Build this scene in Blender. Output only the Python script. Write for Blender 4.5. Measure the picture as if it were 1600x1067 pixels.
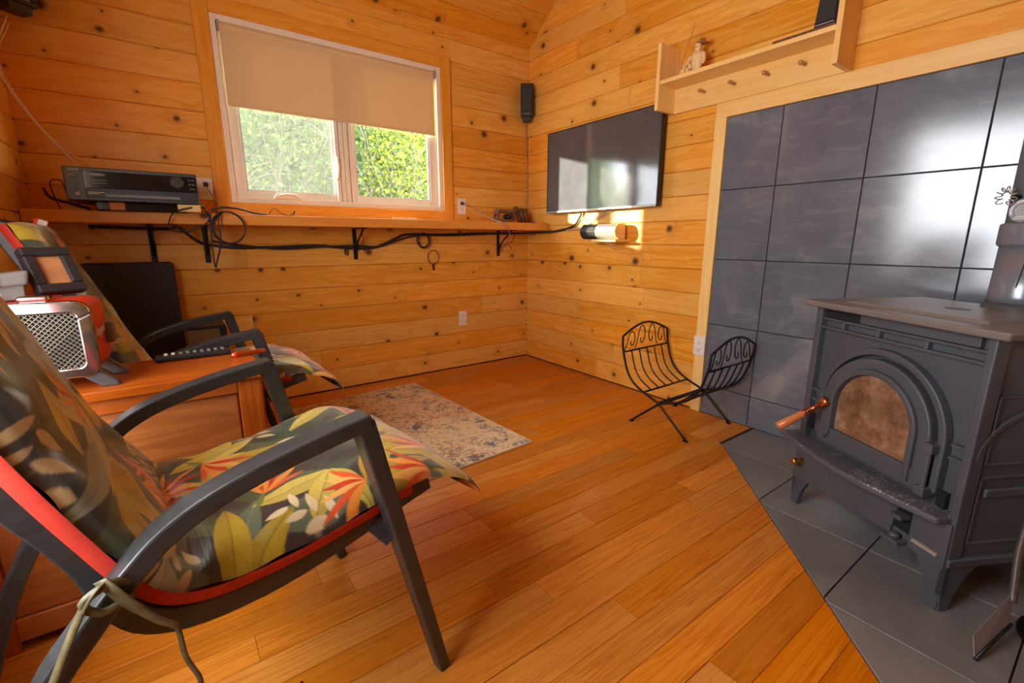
import bpy, bmesh, math, random
import numpy as np
from mathutils import Vector, Matrix, noise
random.seed(7)
sc = bpy.context.scene
for o in list(bpy.data.objects): bpy.data.objects.remove(o)

# ------------------------------------------------------------------ camera
YAW, PITCH, ROLL, FPX = 0.632515517, 0.217705069, 0.00169481564, 718.06
cam_d = bpy.data.cameras.new('camera'); cam = bpy.data.objects.new('camera', cam_d)
sc.collection.objects.link(cam); sc.camera = cam
cam_d.sensor_width = 36.0; cam_d.lens = 36.0*FPX/1600.0; cam_d.clip_start = 0.02
_f = Vector((math.sin(YAW)*math.cos(PITCH), math.cos(YAW)*math.cos(PITCH), -math.sin(PITCH)))
_r = Vector((math.cos(YAW), -math.sin(YAW), 0)); _u = _r.cross(_f)
_r2 = _r*math.cos(ROLL)+_u*math.sin(ROLL); _u2 = -_r*math.sin(ROLL)+_u*math.cos(ROLL)
cam.matrix_world = Matrix(((_r2.x,_u2.x,-_f.x,0),(_r2.y,_u2.y,-_f.y,0),(_r2.z,_u2.z,-_f.z,1.0),(0,0,0,1)))

# ------------------------------------------------------------------ sky, sun, daylight, exposure
world = bpy.data.worlds.new('sky'); sc.world = world; world.use_nodes = True
wb = world.node_tree.nodes['Background']
wb.inputs[0].default_value = (0.92, 0.95, 1.0, 1); wb.inputs[1].default_value = 10.5
sun_d = bpy.data.lights.new('sun', 'SUN'); sun = bpy.data.objects.new('sun', sun_d); sc.collection.objects.link(sun)
sun_d.energy = 18.0; sun_d.angle = math.radians(1.2); sun_d.color = (1.0, 0.88, 0.70)
sun.rotation_euler = Vector((1.0, -0.6, -0.168)).to_track_quat('-Z', 'Y').to_euler()
def portal(name, loc, normal, w, h):
    d = bpy.data.lights.new(name, 'AREA'); d.shape = 'RECTANGLE'; d.size = w; d.size_y = h
    d.cycles.is_portal = True
    o = bpy.data.objects.new(name, d); sc.collection.objects.link(o)
    o.location = loc; o.rotation_euler = Vector(normal).to_track_quat('-Z', 'Y').to_euler()
portal('daylight_portal', (-0.62, 0.865, 1.29), (1, 0, 0), 1.13, 1.34)
portal('daylight_portal', (0.99, 3.2, 1.68), (0, -1, 0), 1.34, 0.95)
vs = sc.view_settings
vs.view_transform = 'Standard'; vs.look = 'None'; vs.exposure = 0.7; vs.gamma = 1.0; vs.use_curve_mapping = False

# ------------------------------------------------------------------ helpers
COL = sc.collection
class MB:
    def __init__(s): s.v = []; s.f = []
    def add(s, vs_, fs):
        b = len(s.v); s.v += [tuple(v) for v in vs_]; s.f += [tuple(i+b for i in f) for f in fs]; return s
    def box(s, x0, x1, y0, y1, z0, z1):
        return s.add([(x0,y0,z0),(x1,y0,z0),(x1,y1,z0),(x0,y1,z0),(x0,y0,z1),(x1,y0,z1),(x1,y1,z1),(x0,y1,z1)],
            [(0,3,2,1),(4,5,6,7),(0,1,5,4),(1,2,6,5),(2,3,7,6),(3,0,4,7)])
    def hexa(s, b, t):
        return s.add(list(b)+list(t), [(0,3,2,1),(4,5,6,7),(0,1,5,4),(1,2,6,5),(2,3,7,6),(3,0,4,7)])
    def obox(s, c, size, M=None):
        M = M or Matrix.Identity(3); c = Vector(c); h = [q/2 for q in size]
        P = [c+M@Vector((sx*h[0],sy*h[1],sz*h[2])) for sz in (-1,1) for sx,sy in ((-1,-1),(1,-1),(1,1),(-1,1))]
        return s.hexa(P[:4], P[4:])
    def tube(s, path, r, n=8, closed=False, caps=True):
        P = [Vector(p) for p in path]; m = len(P); rr = r if hasattr(r,'__len__') else [r]*m
        T = []
        for i in range(m):
            a = P[(i-1)%m] if (closed or i>0) else P[i]; b = P[(i+1)%m] if (closed or i<m-1) else P[i]
            t = b-a; T.append(t.normalized() if t.length>1e-9 else Vector((0,0,1)))
        x = T[0].orthogonal().normalized(); vs_ = []
        for i in range(m):
            x = (x-T[i]*x.dot(T[i])); x = x.normalized() if x.length>1e-6 else T[i].orthogonal().normalized()
            y = T[i].cross(x)
            for k in range(n):
                a = 2*math.pi*k/n; vs_.append(P[i]+(x*math.cos(a)+y*math.sin(a))*rr[i])
        fs = []
        for i in range(m if closed else m-1):
            j = (i+1)%m
            for k in range(n): fs.append((i*n+k, i*n+(k+1)%n, j*n+(k+1)%n, j*n+k))
        if caps and not closed: fs += [tuple(range(n-1,-1,-1)), tuple(range((m-1)*n, m*n))]
        return s.add(vs_, fs)
    def ribbon(s, path, side, w, h):
        """rectangular bar: width w along the constant vector side, height h across it"""
        P = [Vector(p) for p in path]; m = len(P); S = Vector(side).normalized(); vs_ = []
        hh = h if hasattr(h,'__len__') else [h]*m
        ww = w if hasattr(w,'__len__') else [w]*m
        for i in range(m):
            if i == 0: t = P[1]-P[0]; k = 1
            elif i == m-1: t = P[-1]-P[-2]; k = 1
            else:
                a = (P[i]-P[i-1]).normalized(); b = (P[i+1]-P[i]).normalized(); t = a+b; k = 1/max(.5, t.length/2)
            t.normalize(); N = S.cross(t).normalized()
            for a, b in ((-1,-1),(1,-1),(1,1),(-1,1)): vs_.append(P[i]+S*(a*ww[i]/2)+N*(b*hh[i]/2*k))
        fs = [(3,2,1,0), tuple(range(4*m-4, 4*m))]
        for i in range(m-1):
            for k in range(4): fs.append((4*i+k, 4*i+(k+1)%4, 4*i+4+(k+1)%4, 4*i+4+k))
        return s.add(vs_, fs)
    def lathe(s, prof, M=None, n=24):
        """prof: (radius, height) about z, then transformed by M (4x4)"""
        M = M or Matrix.Identity(4); vs_ = []; m = len(prof)
        for r, z in prof:
            for k in range(n):
                a = 2*math.pi*k/n; vs_.append(M@Vector((r*math.cos(a), r*math.sin(a), z)))
        fs = [tuple(range(n-1,-1,-1)), tuple(range((m-1)*n, m*n))]
        for i in range(m-1):
            for k in range(n): fs.append((i*n+k, i*n+(k+1)%n, (i+1)*n+(k+1)%n, (i+1)*n+k))
        return s.add(vs_, fs)
    def prism(s, poly, fn, a, b):
        """poly in 2d, fn(u,v,w) -> xyz, extruded from w=a to w=b"""
        n = len(poly); vs_ = [fn(u,v,a) for u,v in poly]+[fn(u,v,b) for u,v in poly]
        return s.add(vs_, [tuple(range(n-1,-1,-1)), tuple(range(n,2*n))]+[(i,(i+1)%n,n+(i+1)%n,n+i) for i in range(n)])
    def band(s, outer, inner, fn, a, b):
        """open band between two equally long polylines, extruded"""
        n = len(outer); vs_ = []
        for w in (a,b):
            vs_ += [fn(u,v,w) for u,v in outer]+[fn(u,v,w) for u,v in inner]
        fs = []
        for i in range(n-1):
            o0,o1,i0,i1 = i,i+1,n+i,n+i+1; O0,O1,I0,I1 = [q+2*n for q in (o0,o1,i0,i1)]
            fs += [(o0,i0,i1,o1),(O0,O1,I1,I0),(o0,o1,O1,O0),(i0,I0,I1,i1)]
        fs += [(0,2*n,3*n,n),(n-1,2*n-1,4*n-1,3*n-1)]
        return s.add(vs_, fs)
    def mesh(s, name):
        me = bpy.data.meshes.new(name); me.from_pydata(s.v, [], s.f); me.update()
        b = bmesh.new(); b.from_mesh(me); bmesh.ops.recalc_face_normals(b, faces=b.faces); b.to_mesh(me); b.free()
        return me
    def build(s, name, mat, parent=None, smooth=False, bevel=0, loc=None, seg=2):
        me = s.mesh(name); me.materials.append(mat)
        return link(name, me, parent, smooth, bevel, loc, seg)
def link(name, me, parent=None, smooth=False, bevel=0, loc=None, seg=2):
    o = bpy.data.objects.new(name, me); COL.objects.link(o)
    if parent: o.parent = parent
    if loc: o.location = loc
    if smooth: 
        for p in me.polygons: p.use_smooth = True
    if bevel:
        m = o.modifiers.new('bevel','BEVEL'); m.width = bevel; m.segments = seg; m.limit_method = 'ANGLE'; m.angle_limit = math.radians(35)
        m.harden_normals = False
    return o
def tag(o, label=None, cat=None, group=None, kind=None):
    if label: o['label'] = label
    if cat: o['category'] = cat
    if group: o['group'] = group
    if kind: o['kind'] = kind
    return o
def empty(name, label, cat, loc=(0,0,0), rz=0, group=None):
    o = bpy.data.objects.new(name, None); COL.objects.link(o); o.location = loc; o.rotation_euler = (0,0,rz); o.empty_display_size = .05
    return tag(o, label, cat, group)
def spline(pts, n=8):
    """Catmull-Rom through the points"""
    P = [Vector(p) for p in pts]; Q = [P[0]*2-P[1]]+P+[P[-1]*2-P[-2]]; out = []
    for i in range(1, len(Q)-2):
        for k in range(n):
            t = k/n; a,b,c,d = Q[i-1],Q[i],Q[i+1],Q[i+2]
            out.append(0.5*((2*b)+(c-a)*t+(2*a-5*b+4*c-d)*t*t+(3*b-a-3*c+d)*t**3))
    out.append(P[-1]); return out
def text(name, body, size, mat, parent, M, ext=0.0006):
    c = bpy.data.curves.new(name, 'FONT'); c.body = body; c.size = size; c.extrude = ext; c.align_x = 'CENTER'; c.align_y = 'CENTER'
    tmp = bpy.data.objects.new('tmp', c); COL.objects.link(tmp); bpy.context.view_layer.update()
    me = bpy.data.meshes.new_from_object(tmp.evaluated_get(bpy.context.evaluated_depsgraph_get())); bpy.data.objects.remove(tmp)
    me.materials.clear(); me.materials.append(mat); o = bpy.data.objects.new(name, me); COL.objects.link(o)
    o.parent = parent; o.matrix_local = M; return o

# ------------------------------------------------------------------ materials
class NT:
    def __init__(s, name):
        s.m = bpy.data.materials.new(name); s.m.use_nodes = True; s.t = s.m.node_tree
        s.b = s.t.nodes['Principled BSDF']; s.out = s.t.nodes['Material Output']
    def n(s, typ, **kw):
        x = s.t.nodes.new(typ)
        for k, v in kw.items(): setattr(x, k, v)
        return x
    def l(s, a, b): s.t.links.new(a, b)
    def set(s, x, i, v):
        if hasattr(v, 'is_output'): s.l(v, x.inputs[i])
        else: x.inputs[i].default_value = v
    def math(s, op, a, b=0.0, c=0.0, clamp=False):
        x = s.n('ShaderNodeMath', operation=op, use_clamp=clamp)
        s.set(x,0,a); s.set(x,1,b); s.set(x,2,c); return x.outputs[0]
    def vmath(s, op, a, b=(0,0,0)):
        x = s.n('ShaderNodeVectorMath', operation=op); s.set(x,0,a); s.set(x,1,b); return x.outputs[0]
    def noise(s, vec, scale, detail=2, rough=.5, dist=0.0):
        x = s.n('ShaderNodeTexNoise'); s.set(x,'Vector',vec); s.set(x,'Scale',scale); s.set(x,'Detail',detail); s.set(x,'Roughness',rough); s.set(x,'Distortion',dist); return x
    def ramp(s, fac, stops):
        x = s.n('ShaderNodeValToRGB'); e = x.color_ramp.elements
        while len(e) > 1: e.remove(e[-1])
        e[0].position = stops[0][0]; e[0].color = (*stops[0][1],1)
        for p, c in stops[1:]:
            q = e.new(p); q.color = (*c,1)
        s.set(x,0,fac); return x.outputs[0]
    def mix(s, fac, a, b, mode='MIX'):
        x = s.n('ShaderNodeMix', data_type='RGBA', blend_type=mode)
        s.set(x,0,fac)
        for i, v in ((6,a),(7,b)):
            if hasattr(v,'is_output'): s.l(v, x.inputs[i])
            else: x.inputs[i].default_value = (*v,1)
        return x.outputs[2]
    def bump(s, h, strength=.2, dist=.01):
        x = s.n('ShaderNodeBump'); s.set(x,'Height',h); s.set(x,'Strength',strength); s.set(x,'Distance',dist); s.l(x.outputs[0], s.b.inputs['Normal'])
    def fin(s, color=None, rough=None, **kw):
        if color is not None:
            if hasattr(color,'is_output'): s.l(color, s.b.inputs['Base Color'])
            else: s.b.inputs['Base Color'].default_value = (*color,1)
        if rough is not None: s.set(s.b,'Roughness',rough)
        for k, v in kw.items(): s.set(s.b, k.replace('_',' '), v)
        return s.m
def plain(name, color, rough=.5, metal=0.0, var=.12, scale=60, **kw):
    """one colour with a little procedural mottling"""
    t = NT(name); g = t.n('ShaderNodeNewGeometry'); nz = t.noise(g.outputs['Position'], scale, 3)
    c = t.mix(t.math('MULTIPLY', nz.outputs[0], 1.0, clamp=True), tuple(max(0,q*(1-var)) for q in color), tuple(min(1,q*(1+var)) for q in color))
    return t.fin(c, rough, Metallic=metal, **kw)
def lin(r, g, b):
    f = lambda c: c/12.92 if c <= .04045 else ((c+.055)/1.055)**2.4
    return tuple(f(q/255) for q in (r,g,b))

def wood(name, axis, light, mid, dark, rough=.35, knots=True, knot_keep=.52, ring=1.0, tint=.17, bumps=.05, freq=1.0, across=2, gs=13.0, spec=.5, rw=.34):
    """boards along one world axis; every board (object) gets its own piece of the pattern"""
    t = NT(name); g = t.n('ShaderNodeNewGeometry'); oi = t.n('ShaderNodeObjectInfo')
    rnd = oi.outputs['Random']
    off = t.n('ShaderNodeCombineXYZ'); t.set(off,0,t.math('MULTIPLY',rnd,83.0)); t.set(off,1,t.math('MULTIPLY',rnd,57.0)); t.set(off,2,t.math('MULTIPLY',rnd,131.0))
    pos = t.vmath('ADD', g.outputs['Position'], off.outputs[0])
    al = [.0]*3
    sc_g = tuple((1.1*freq if i == axis else gs*freq) for i in range(3))
    sc_f = tuple((4.0*freq if i == axis else 130.0*freq) for i in range(3))
    # knots: small round cells
    kcol = None
    warp = pos
    if knots:
        sx = t.n('ShaderNodeSeparateXYZ'); t.l(pos, sx.inputs[0]); cb = t.n('ShaderNodeCombineXYZ')
        t.l(sx.outputs[axis], cb.inputs[0]); t.set(cb, 1, t.math('MULTIPLY', sx.outputs[across], 1.1))
        vo = t.n('ShaderNodeTexVoronoi', voronoi_dimensions='2D'); t.set(vo,'Vector',cb.outputs[0]); t.set(vo,'Scale',4.6)
        kd = vo.outputs['Distance']; sep = t.n('ShaderNodeSeparateColor'); t.l(vo.outputs['Color'], sep.inputs[0])
        keep = t.math('GREATER_THAN', sep.outputs[0], 1-knot_keep)
        size = t.math('MULTIPLY_ADD', t.math('MULTIPLY', sep.outputs[1], sep.outputs[1]), .20, .055)
        rel = t.math('DIVIDE', kd, size)
        near = t.math('MULTIPLY', t.math('POWER', 2.718, t.math('MULTIPLY', rel, -.9)), keep)
        sw = t.math('MULTIPLY', near, .045)
        comb = t.n('ShaderNodeCombineXYZ')
        for i in range(3): t.set(comb, i, 0.0 if i == axis else sw)
        warp = t.vmath('ADD', pos, comb.outputs[0])
    big = t.noise(t.vmath('MULTIPLY', warp, sc_g), 1.0, 3, .55, .4)
    rings = t.math('FRACT', t.math('MULTIPLY', big.outputs[0], 6.0*ring))
    rings = t.math('SMOOTH_MIN', t.math('MULTIPLY', rings, 1.3), t.math('MULTIPLY', t.math('SUBTRACT',1.0,rings), 4.0), .3)
    fine = t.noise(t.vmath('MULTIPLY', warp, sc_f), 1.0, 3, .6)
    fac = t.math('ADD', t.math('MULTIPLY', rings, rw), t.math('MULTIPLY_ADD', fine.outputs[0], .42, .55-rw), clamp=True)
    c = t.ramp(fac, [(0.1, dark), (.42, mid), (.8, light)])
    pale = t.noise(t.vmath('MULTIPLY', pos, tuple((.5 if i == axis else 3.0) for i in range(3))), 1.0, 2)
    c = t.mix(t.math('MULTIPLY', t.math('SUBTRACT', pale.outputs[0], .35, clamp=True), 1.0), c, light)
    hs = t.n('ShaderNodeHueSaturation'); t.l(c, hs.inputs['Color'])
    r2 = t.math('FRACT', t.math('MULTIPLY', rnd, 17.31))
    t.set(hs,'Value', t.math('MULTIPLY_ADD', rnd, tint, 1-tint*.5)); t.set(hs,'Hue', t.math('MULTIPLY_ADD', r2, .012, .494)); t.set(hs,'Saturation', t.math('MULTIPLY_ADD', r2, -.07, 1.05))
    c = hs.outputs[0]
    if knots:
        core = t.math('MULTIPLY', t.math('SUBTRACT', 1.0, t.math('MULTIPLY', t.math('SUBTRACT', rel, .25), 2.2), clamp=True), keep)
        c = t.mix(t.math('MULTIPLY', near, .55), c, tuple(q*.55 for q in mid))
        c = t.mix(t.math('MULTIPLY', core, .92), c, lin(84,38,12))
    t.bump(fac, bumps, .002)
    return t.fin(c, rough, **{'Specular_IOR_Level': spec})
PL, PM, PD = lin(243,180,88), lin(230,155,58), lin(206,120,36)
pine_x = wood('pine_x', 0, PL, PM, PD, .36, spec=.3)
pine_y = wood('pine_y', 1, PL, PM, PD, .36, spec=.3)
pine_z = wood('pine_z', 2, PL, PM, PD, .36, knots=False)
pine_c = wood('pine_ceiling', 0, lin(232,166,72), lin(216,142,48), lin(184,102,26), .4, across=1, spec=.3)
trim_y = wood('trim_pine_y', 1, lin(248,206,132), lin(242,192,112), lin(224,164,82), .38, knots=False, tint=.1)
trim_z = wood('trim_pine_z', 2, lin(248,206,132), lin(242,192,112), lin(224,164,82), .38, knots=False, tint=.1)
wtrim_x = wood('window_trim_x', 0, lin(238,172,74), lin(228,150,54), lin(208,122,36), .36, knots=False, tint=.08)
wtrim_z = wood('window_trim_z', 2, lin(238,172,74), lin(228,150,54), lin(208,122,36), .36, knots=False, tint=.08)
shelf_m = wood('shelf_plank', 0, lin(234,150,54), lin(222,128,38), lin(176,84,22), .46, knot_keep=.3, spec=.3)
oak = wood('floor_oak', 0, lin(216,138,54), lin(198,118,40), lin(156,82,24), .38, knots=False, tint=.30, ring=1.2, gs=24.0, spec=.22, rw=.45)
stain_x = wood('stained_cabinet', 0, lin(186,106,50), lin(164,86,36), lin(118,56,22), .32, knots=False, tint=.1)
carv = wood('carving_wood', 2, lin(240,206,150), lin(226,184,124), lin(196,144,84), .55, knots=False, tint=.1)
brownwood = wood('brown_carving', 0, lin(120,78,48), lin(92,54,32), lin(54,30,18), .4, knots=False, tint=.1)
gap = plain('board_gap', lin(120,66,26), .8)
black = plain('black_plastic', lin(34,32,33), .42)
blackm = plain('black_matte', lin(38,36,36), .6)
gloss_black = plain('gloss_black', (.012,.012,.013), .12)
iron = plain('wrought_iron', lin(40,38,38), .45, .6)
white = plain('white_plastic', lin(238,228,214), .4, var=.03)
vinyl = plain('window_vinyl', lin(240,226,204), .38, var=.03)
chrome = plain('chrome', (.5,.48,.45), .16, 1.0, var=.03)
silver = plain('silver_paint', lin(176,172,166), .32, .5)
brass = plain('brass', lin(214,164,84), .25, 1.0)
copper = plain('copper', lin(206,128,86), .25, 1.0)
redp = plain('red_lacquer', lin(214,52,24), .28, var=.06)
dark = plain('dark_hole', (.004,.004,.004), .9)
cord_black = plain('cord_black', lin(40,34,32), .5)
cord_white = plain('cord_white', lin(226,206,176), .5)
cord_grey = plain('cord_grey', lin(150,140,130), .5)
framewood = wood('charcoal_frame', 0, lin(58,60,60), lin(46,47,48), lin(34,34,35), .36, knots=False, tint=.05, bumps=.1)
redcloth = plain('red_cloth', lin(190,46,26), .75, var=.3, scale=40)
sling = plain('sling_fabric', lin(46,42,46), .8, scale=200)
lampgrey = plain('grey_plastic', lin(112,106,100), .4)
def stove_mat():
    t = NT('cast_iron_paint'); g = t.n('ShaderNodeNewGeometry'); nz = t.noise(g.outputs['Position'], 9, 4); n2 = t.noise(g.outputs['Position'], 420, 2)
    c = t.mix(nz.outputs[0], lin(66,68,74), lin(86,88,92)); t.bump(n2.outputs[0], .12, .002)
    return t.fin(c, t.math('MULTIPLY_ADD', nz.outputs[0], .2, .38), Metallic=.15)
stove_m = stove_mat()
def tile_mat(name, a, b, c3, rough):
    t = NT(name); g = t.n('ShaderNodeNewGeometry'); oi = t.n('ShaderNodeObjectInfo')
    off = t.vmath('ADD', g.outputs['Position'], t.vmath('MULTIPLY', oi.outputs['Random'], (31.,17.,23.)))
    n1 = t.noise(off, 3.0, 5, .6, .6); n2 = t.noise(t.vmath('MULTIPLY', off, (3.,3.,14.)), 2.0, 4, .6, .5); n3 = t.noise(off, 90, 3)
    c = t.ramp(n1.outputs[0], [(.3,a),(.55,b),(.75,c3)])
    c = t.mix(t.math('MULTIPLY', t.math('SUBTRACT', n2.outputs[0], .52, clamp=True), 1.6), c, c3)
    t.bump(n3.outputs[0], .008, .002)
    return t.fin(c, t.math('MULTIPLY_ADD', n2.outputs[0], .07, rough), **{'Specular_IOR_Level': .9, 'Coat_Weight': .0, 'Coat_Roughness': .12})
tile_m = tile_mat('slate_tile', lin(92,99,110), lin(106,111,118), lin(144,145,143), .12)
hearth_m = tile_mat('hearth_tile', lin(108,106,105), lin(122,118,115), lin(146,138,132), .34); hearth_m.node_tree.nodes['Principled BSDF'].inputs['Coat Weight'].default_value = 0
grout = plain('grout', lin(44,44,48), .9)
def glass_mat(name, tint=(1,1,1), op=.08, rough=.0):
    t = NT(name); tr = t.n('ShaderNodeBsdfTransparent'); tr.inputs[0].default_value = (*tint,1)
    gl = t.n('ShaderNodeBsdfGlossy'); gl.inputs['Roughness'].default_value = rough
    mx = t.n('ShaderNodeMixShader'); mx.inputs[0].default_value = op*.5
    t.l(tr.outputs[0], mx.inputs[1]); t.l(gl.outputs[0], mx.inputs[2]); t.l(mx.outputs[0], t.out.inputs[0]); return t.m
pane_m = glass_mat('window_glass', (.96,.98,.97))
def haze_mat():
    t = NT('haze_sheet'); tr = t.n('ShaderNodeBsdfTransparent'); df = t.n('ShaderNodeBsdfDiffuse'); df.inputs[0].default_value = (*lin(140,142,138),1)
    tl = t.n('ShaderNodeBsdfTranslucent'); tl.inputs[0].default_value = (*lin(140,142,138),1)
    m1 = t.n('ShaderNodeMixShader'); m1.inputs[0].default_value = .5; t.l(df.outputs[0], m1.inputs[1]); t.l(tl.outputs[0], m1.inputs[2])
    mx = t.n('ShaderNodeMixShader'); mx.inputs[0].default_value = .22
    t.l(tr.outputs[0], mx.inputs[1]); t.l(m1.outputs[0], mx.inputs[2]); t.l(mx.outputs[0], t.out.inputs[0]); return t.m
haze_m = haze_mat()
def blind_mat():
    t = NT('roller_blind_cloth'); g = t.n('ShaderNodeNewGeometry'); nz = t.noise(g.outputs['Position'], 500, 2)
    col = t.mix(nz.outputs[0], lin(224,192,140), lin(234,204,154))
    t.l(col, t.b.inputs['Base Color']); t.b.inputs['Roughness'].default_value = .8
    tl = t.n('ShaderNodeBsdfTranslucent'); t.l(col, tl.inputs[0]); mx = t.n('ShaderNodeMixShader'); mx.inputs[0].default_value = .12
    t.l(t.b.outputs[0], mx.inputs[1]); t.l(tl.outputs[0], mx.inputs[2]); t.l(mx.outputs[0], t.out.inputs[0]); return t.m
blind_m = blind_mat()

# ------------------------------------------------------------------ room shell
W, D, LX, RY = 2.44, 3.117, -0.49, -2.0     # right wall x, back wall y, left wall x, rear wall y
EAVE, SLOPE, FLATZ = 2.43, 0.728, 3.05
TOPY = D-(FLATZ-EAVE)/SLOPE
BW = 0.138
WIN = (0.317, 1.66, 1.205, 2.155)            # back window rough opening x0,x1,z0,z1
LWIN = (0.30, 1.43, 0.62, 1.96)              # window in the left wall (y0,y1,z0,z1)
floor = tag(MB().box(LX-.15, W+.15, RY-.15, D+.15, -.12, -.02).build('floor', gap), kind='structure')
wb_ = MB(); x0,x1,z0,z1 = WIN
for b in ((LX-.15,x0,0,3.2),(x1,W+.15,0,3.2),(x0,x1,0,z0),(x0,x1,z1,3.2)): wb_.box(b[0],b[1],D+.018,D+.075,b[2]-.02,b[3])
wall_back = tag(wb_.build('wall_back', gap), kind='structure')
wall_right = tag(MB().box(W+.018, W+.15, RY-.15, D+.15, -.02, 3.2).build('wall_right', gap), kind='structure')
wl = MB(); y0,y1,z0,z1 = LWIN
for b in ((RY-.15,y0,0,3.2),(y1,D+.15,0,3.2),(y0,y1,0,z0),(y0,y1,z1,3.2)): wl.box(LX-.15,LX-.018,b[0],b[1],b[2]-.02,b[3])
wall_left = tag(wl.build('wall_left', gap), kind='structure')
wall_rear = tag(MB().box(LX-.15, W+.15, RY-.15, RY, -.02, 3.2).build('wall_rear', pine_x), kind='structure')
sl = MB(); t_ = .06
sl.hexa([(LX-.15,D+.15,EAVE-.15*SLOPE+.02),(W+.15,D+.15,EAVE-.15*SLOPE+.02),(W+.15,TOPY,FLATZ+.02),(LX-.15,TOPY,FLATZ+.02)],
        [(LX-.15,D+.15,EAVE-.15*SLOPE+.14),(W+.15,D+.15,EAVE-.15*SLOPE+.14),(W+.15,TOPY,FLATZ+.14),(LX-.15,TOPY,FLATZ+.14)])
sl.box(LX-.15, W+.15, RY-.15, TOPY, FLATZ+.02, FLATZ+.14)
ceiling = tag(sl.build('ceiling', pine_c), kind='structure')

def board_mesh(name, w, t, ch, mat):
    """unit-length board, length along local x, width along local y, face at local z=0 looking to +z"""
    P = [(0,-t),(0,-ch),(ch*.9,0),(w-ch*.9,0),(w,-ch),(w,-t)]
    m = MB(); m.prism(P, lambda u,v,s: (s,u,v), 0, 1); me = m.mesh(name); me.materials.append(mat); return me
def put_board(me, parent, M, L):
    o = bpy.data.objects.new('board', me); COL.objects.link(o); o.parent = parent
    o.matrix_world = M@Matrix.Diagonal((L,1,1,1)); return o
def segs(a, b, lo, hi, rng):
    """cut [a,b] into random lengths"""
    out = []; p = a; first = True
    while p < b-1e-6:
        L = rng.uniform(lo, hi)*(rng.uniform(.3,1) if first else 1); first = False
        e = p+L
        if b-e < .25: e = b
        out.append((p, min(e,b))); p = e
    return out
rng = random.Random(11)
# back wall boards run along x, face toward -y
meB = board_mesh('wall_board', BW-.0012, .018, .0045, pine_x)
MBK = lambda x, z: Matrix(((1,0,0,x),(0,0,-1,D),(0,1,0,z),(0,0,0,1)))
z = 0.0065; k = 0
while z < EAVE+.02:
    top = z+BW; spans = [(LX, W)]
    if top > WIN[2]+.01 and z < WIN[3]-.01: spans = [(LX, WIN[0]-.005), (WIN[1]+.005, W)]
    for a, b in spans:
        for s0, s1 in segs(a, b, 1.2, 2.6, rng): put_board(meB, wall_back, MBK(s0+.0006, z), s1-s0-.0012)
    z = top
# right wall boards run along y, face toward -x
meR = board_mesh('wall_board', BW-.0012, .018, .0045, pine_y)
MRK = lambda y, z: Matrix(((0,0,-1,W),(-1,0,0,y),(0,1,0,z),(0,0,0,1)))   # local x -> -y
TY0, TZ1 = 1.425, 1.625                      # tile field: left edge, top edge
z = 0.0065
while z < FLATZ:
    top = z+BW; ye = D if top < EAVE else min(D, D-(z-EAVE-.01)/SLOPE)
    yend = TY0+.03 if z < TZ1-.08 else -.45
    if ye > yend:
        for s0, s1 in segs(-ye, -yend, .9, 2.2, rng): put_board(meR, wall_right, MRK(-s0-.0006, z), s1-s0-.0012)
    z = top
# the part of the right wall that lies past the tiles, behind the camera's view
# left wall boards run along y, face toward +x
MLK = lambda y, z: Matrix(((0,0,1,LX),(1,0,0,y),(0,1,0,z),(0,0,0,1)))
z = 0.0065
while z < EAVE+.3:
    for s0, s1 in segs(LWIN[1]+.03, D, .9, 2.0, rng): put_board(meR, wall_left, MLK(s0+.0006, z), s1-s0-.0012)
    z += BW
# ceiling boards on the slope, along x
meC = board_mesh('ceiling_board', BW-.0012, .018, .0045, pine_c)
ca = math.atan(SLOPE); sl_len = (D-TOPY)/math.cos(ca)
q = 0.0
while q < sl_len:
    y_ = D-q*math.cos(ca); z_ = EAVE+q*math.sin(ca)
    M = Matrix(((1,0,0,0),(0,-math.cos(ca),-math.sin(ca),y_),(0,math.sin(ca),-math.cos(ca),z_),(0,0,0,1)))
    for s0, s1 in segs(LX, W, 1.2, 2.4, rng):
        Mx = M.copy(); Mx[0][3] = s0+.0006; put_board(meC, ceiling, Mx, s1-s0-.0012)
    q += BW
# floor planks along x
PWD = .0915
meF = board_mesh('floor_plank', PWD-.0012, .018, .002, oak)
# hearth polygon: cut planks at its slanted edge
HA, HB = (2.121, 1.108), (1.2, 0.197)
def hearth_x(y):
    """x where the hearth begins at this y"""
    if y > HA[1]: return W
    return HA[0]+(HB[0]-HA[0])*(HA[1]-y)/(HA[1]-HB[1]) if y > .05 else 1.05
y_ = D-PWD; rows = 0
while y_ > -1.3:
    xe = hearth_x(y_+PWD*.5)
    a = LX
    for s0, s1 in segs(a, xe, .45, 1.5, rng):
        last = s1 >= xe-1e-6
        if last and xe < W-.01:
            # slanted end along the hearth
            xa, xb = hearth_x(y_), hearth_x(y_+PWD); c = .0014
            xa = min(xa, xe+.06); xb = min(xb, xe+.06)
            m = MB(); P = [(0,-.018),(0,-c),(c,0),(PWD-.0008-c,0),(PWD-.0008,-c),(PWD-.0008,-.018)]
            vs_ = [(s0+.0005, y_+u, v) for u,v in P]+[(xa+(xb-xa)*u/PWD-.001, y_+u, v) for u,v in P]
            n_ = 6; m.add(vs_, [tuple(range(5,-1,-1)), tuple(range(6,12))]+[(i,(i+1)%6,6+(i+1)%6,6+i) for i in range(6)])
            o = m.build('board', oak, floor); o.data.name = 'floor_plank'
        else:
            put_board(meF, floor, Matrix(((1,0,0,s0+.0005),(0,1,0,y_),(0,0,1,0),(0,0,0,1))), s1-s0-.001)
    y_ -= PWD
tag(MB().box(LX, W, RY, y_+PWD, -.02, 0).build('floor_rear', oak), kind='structure')

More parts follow.
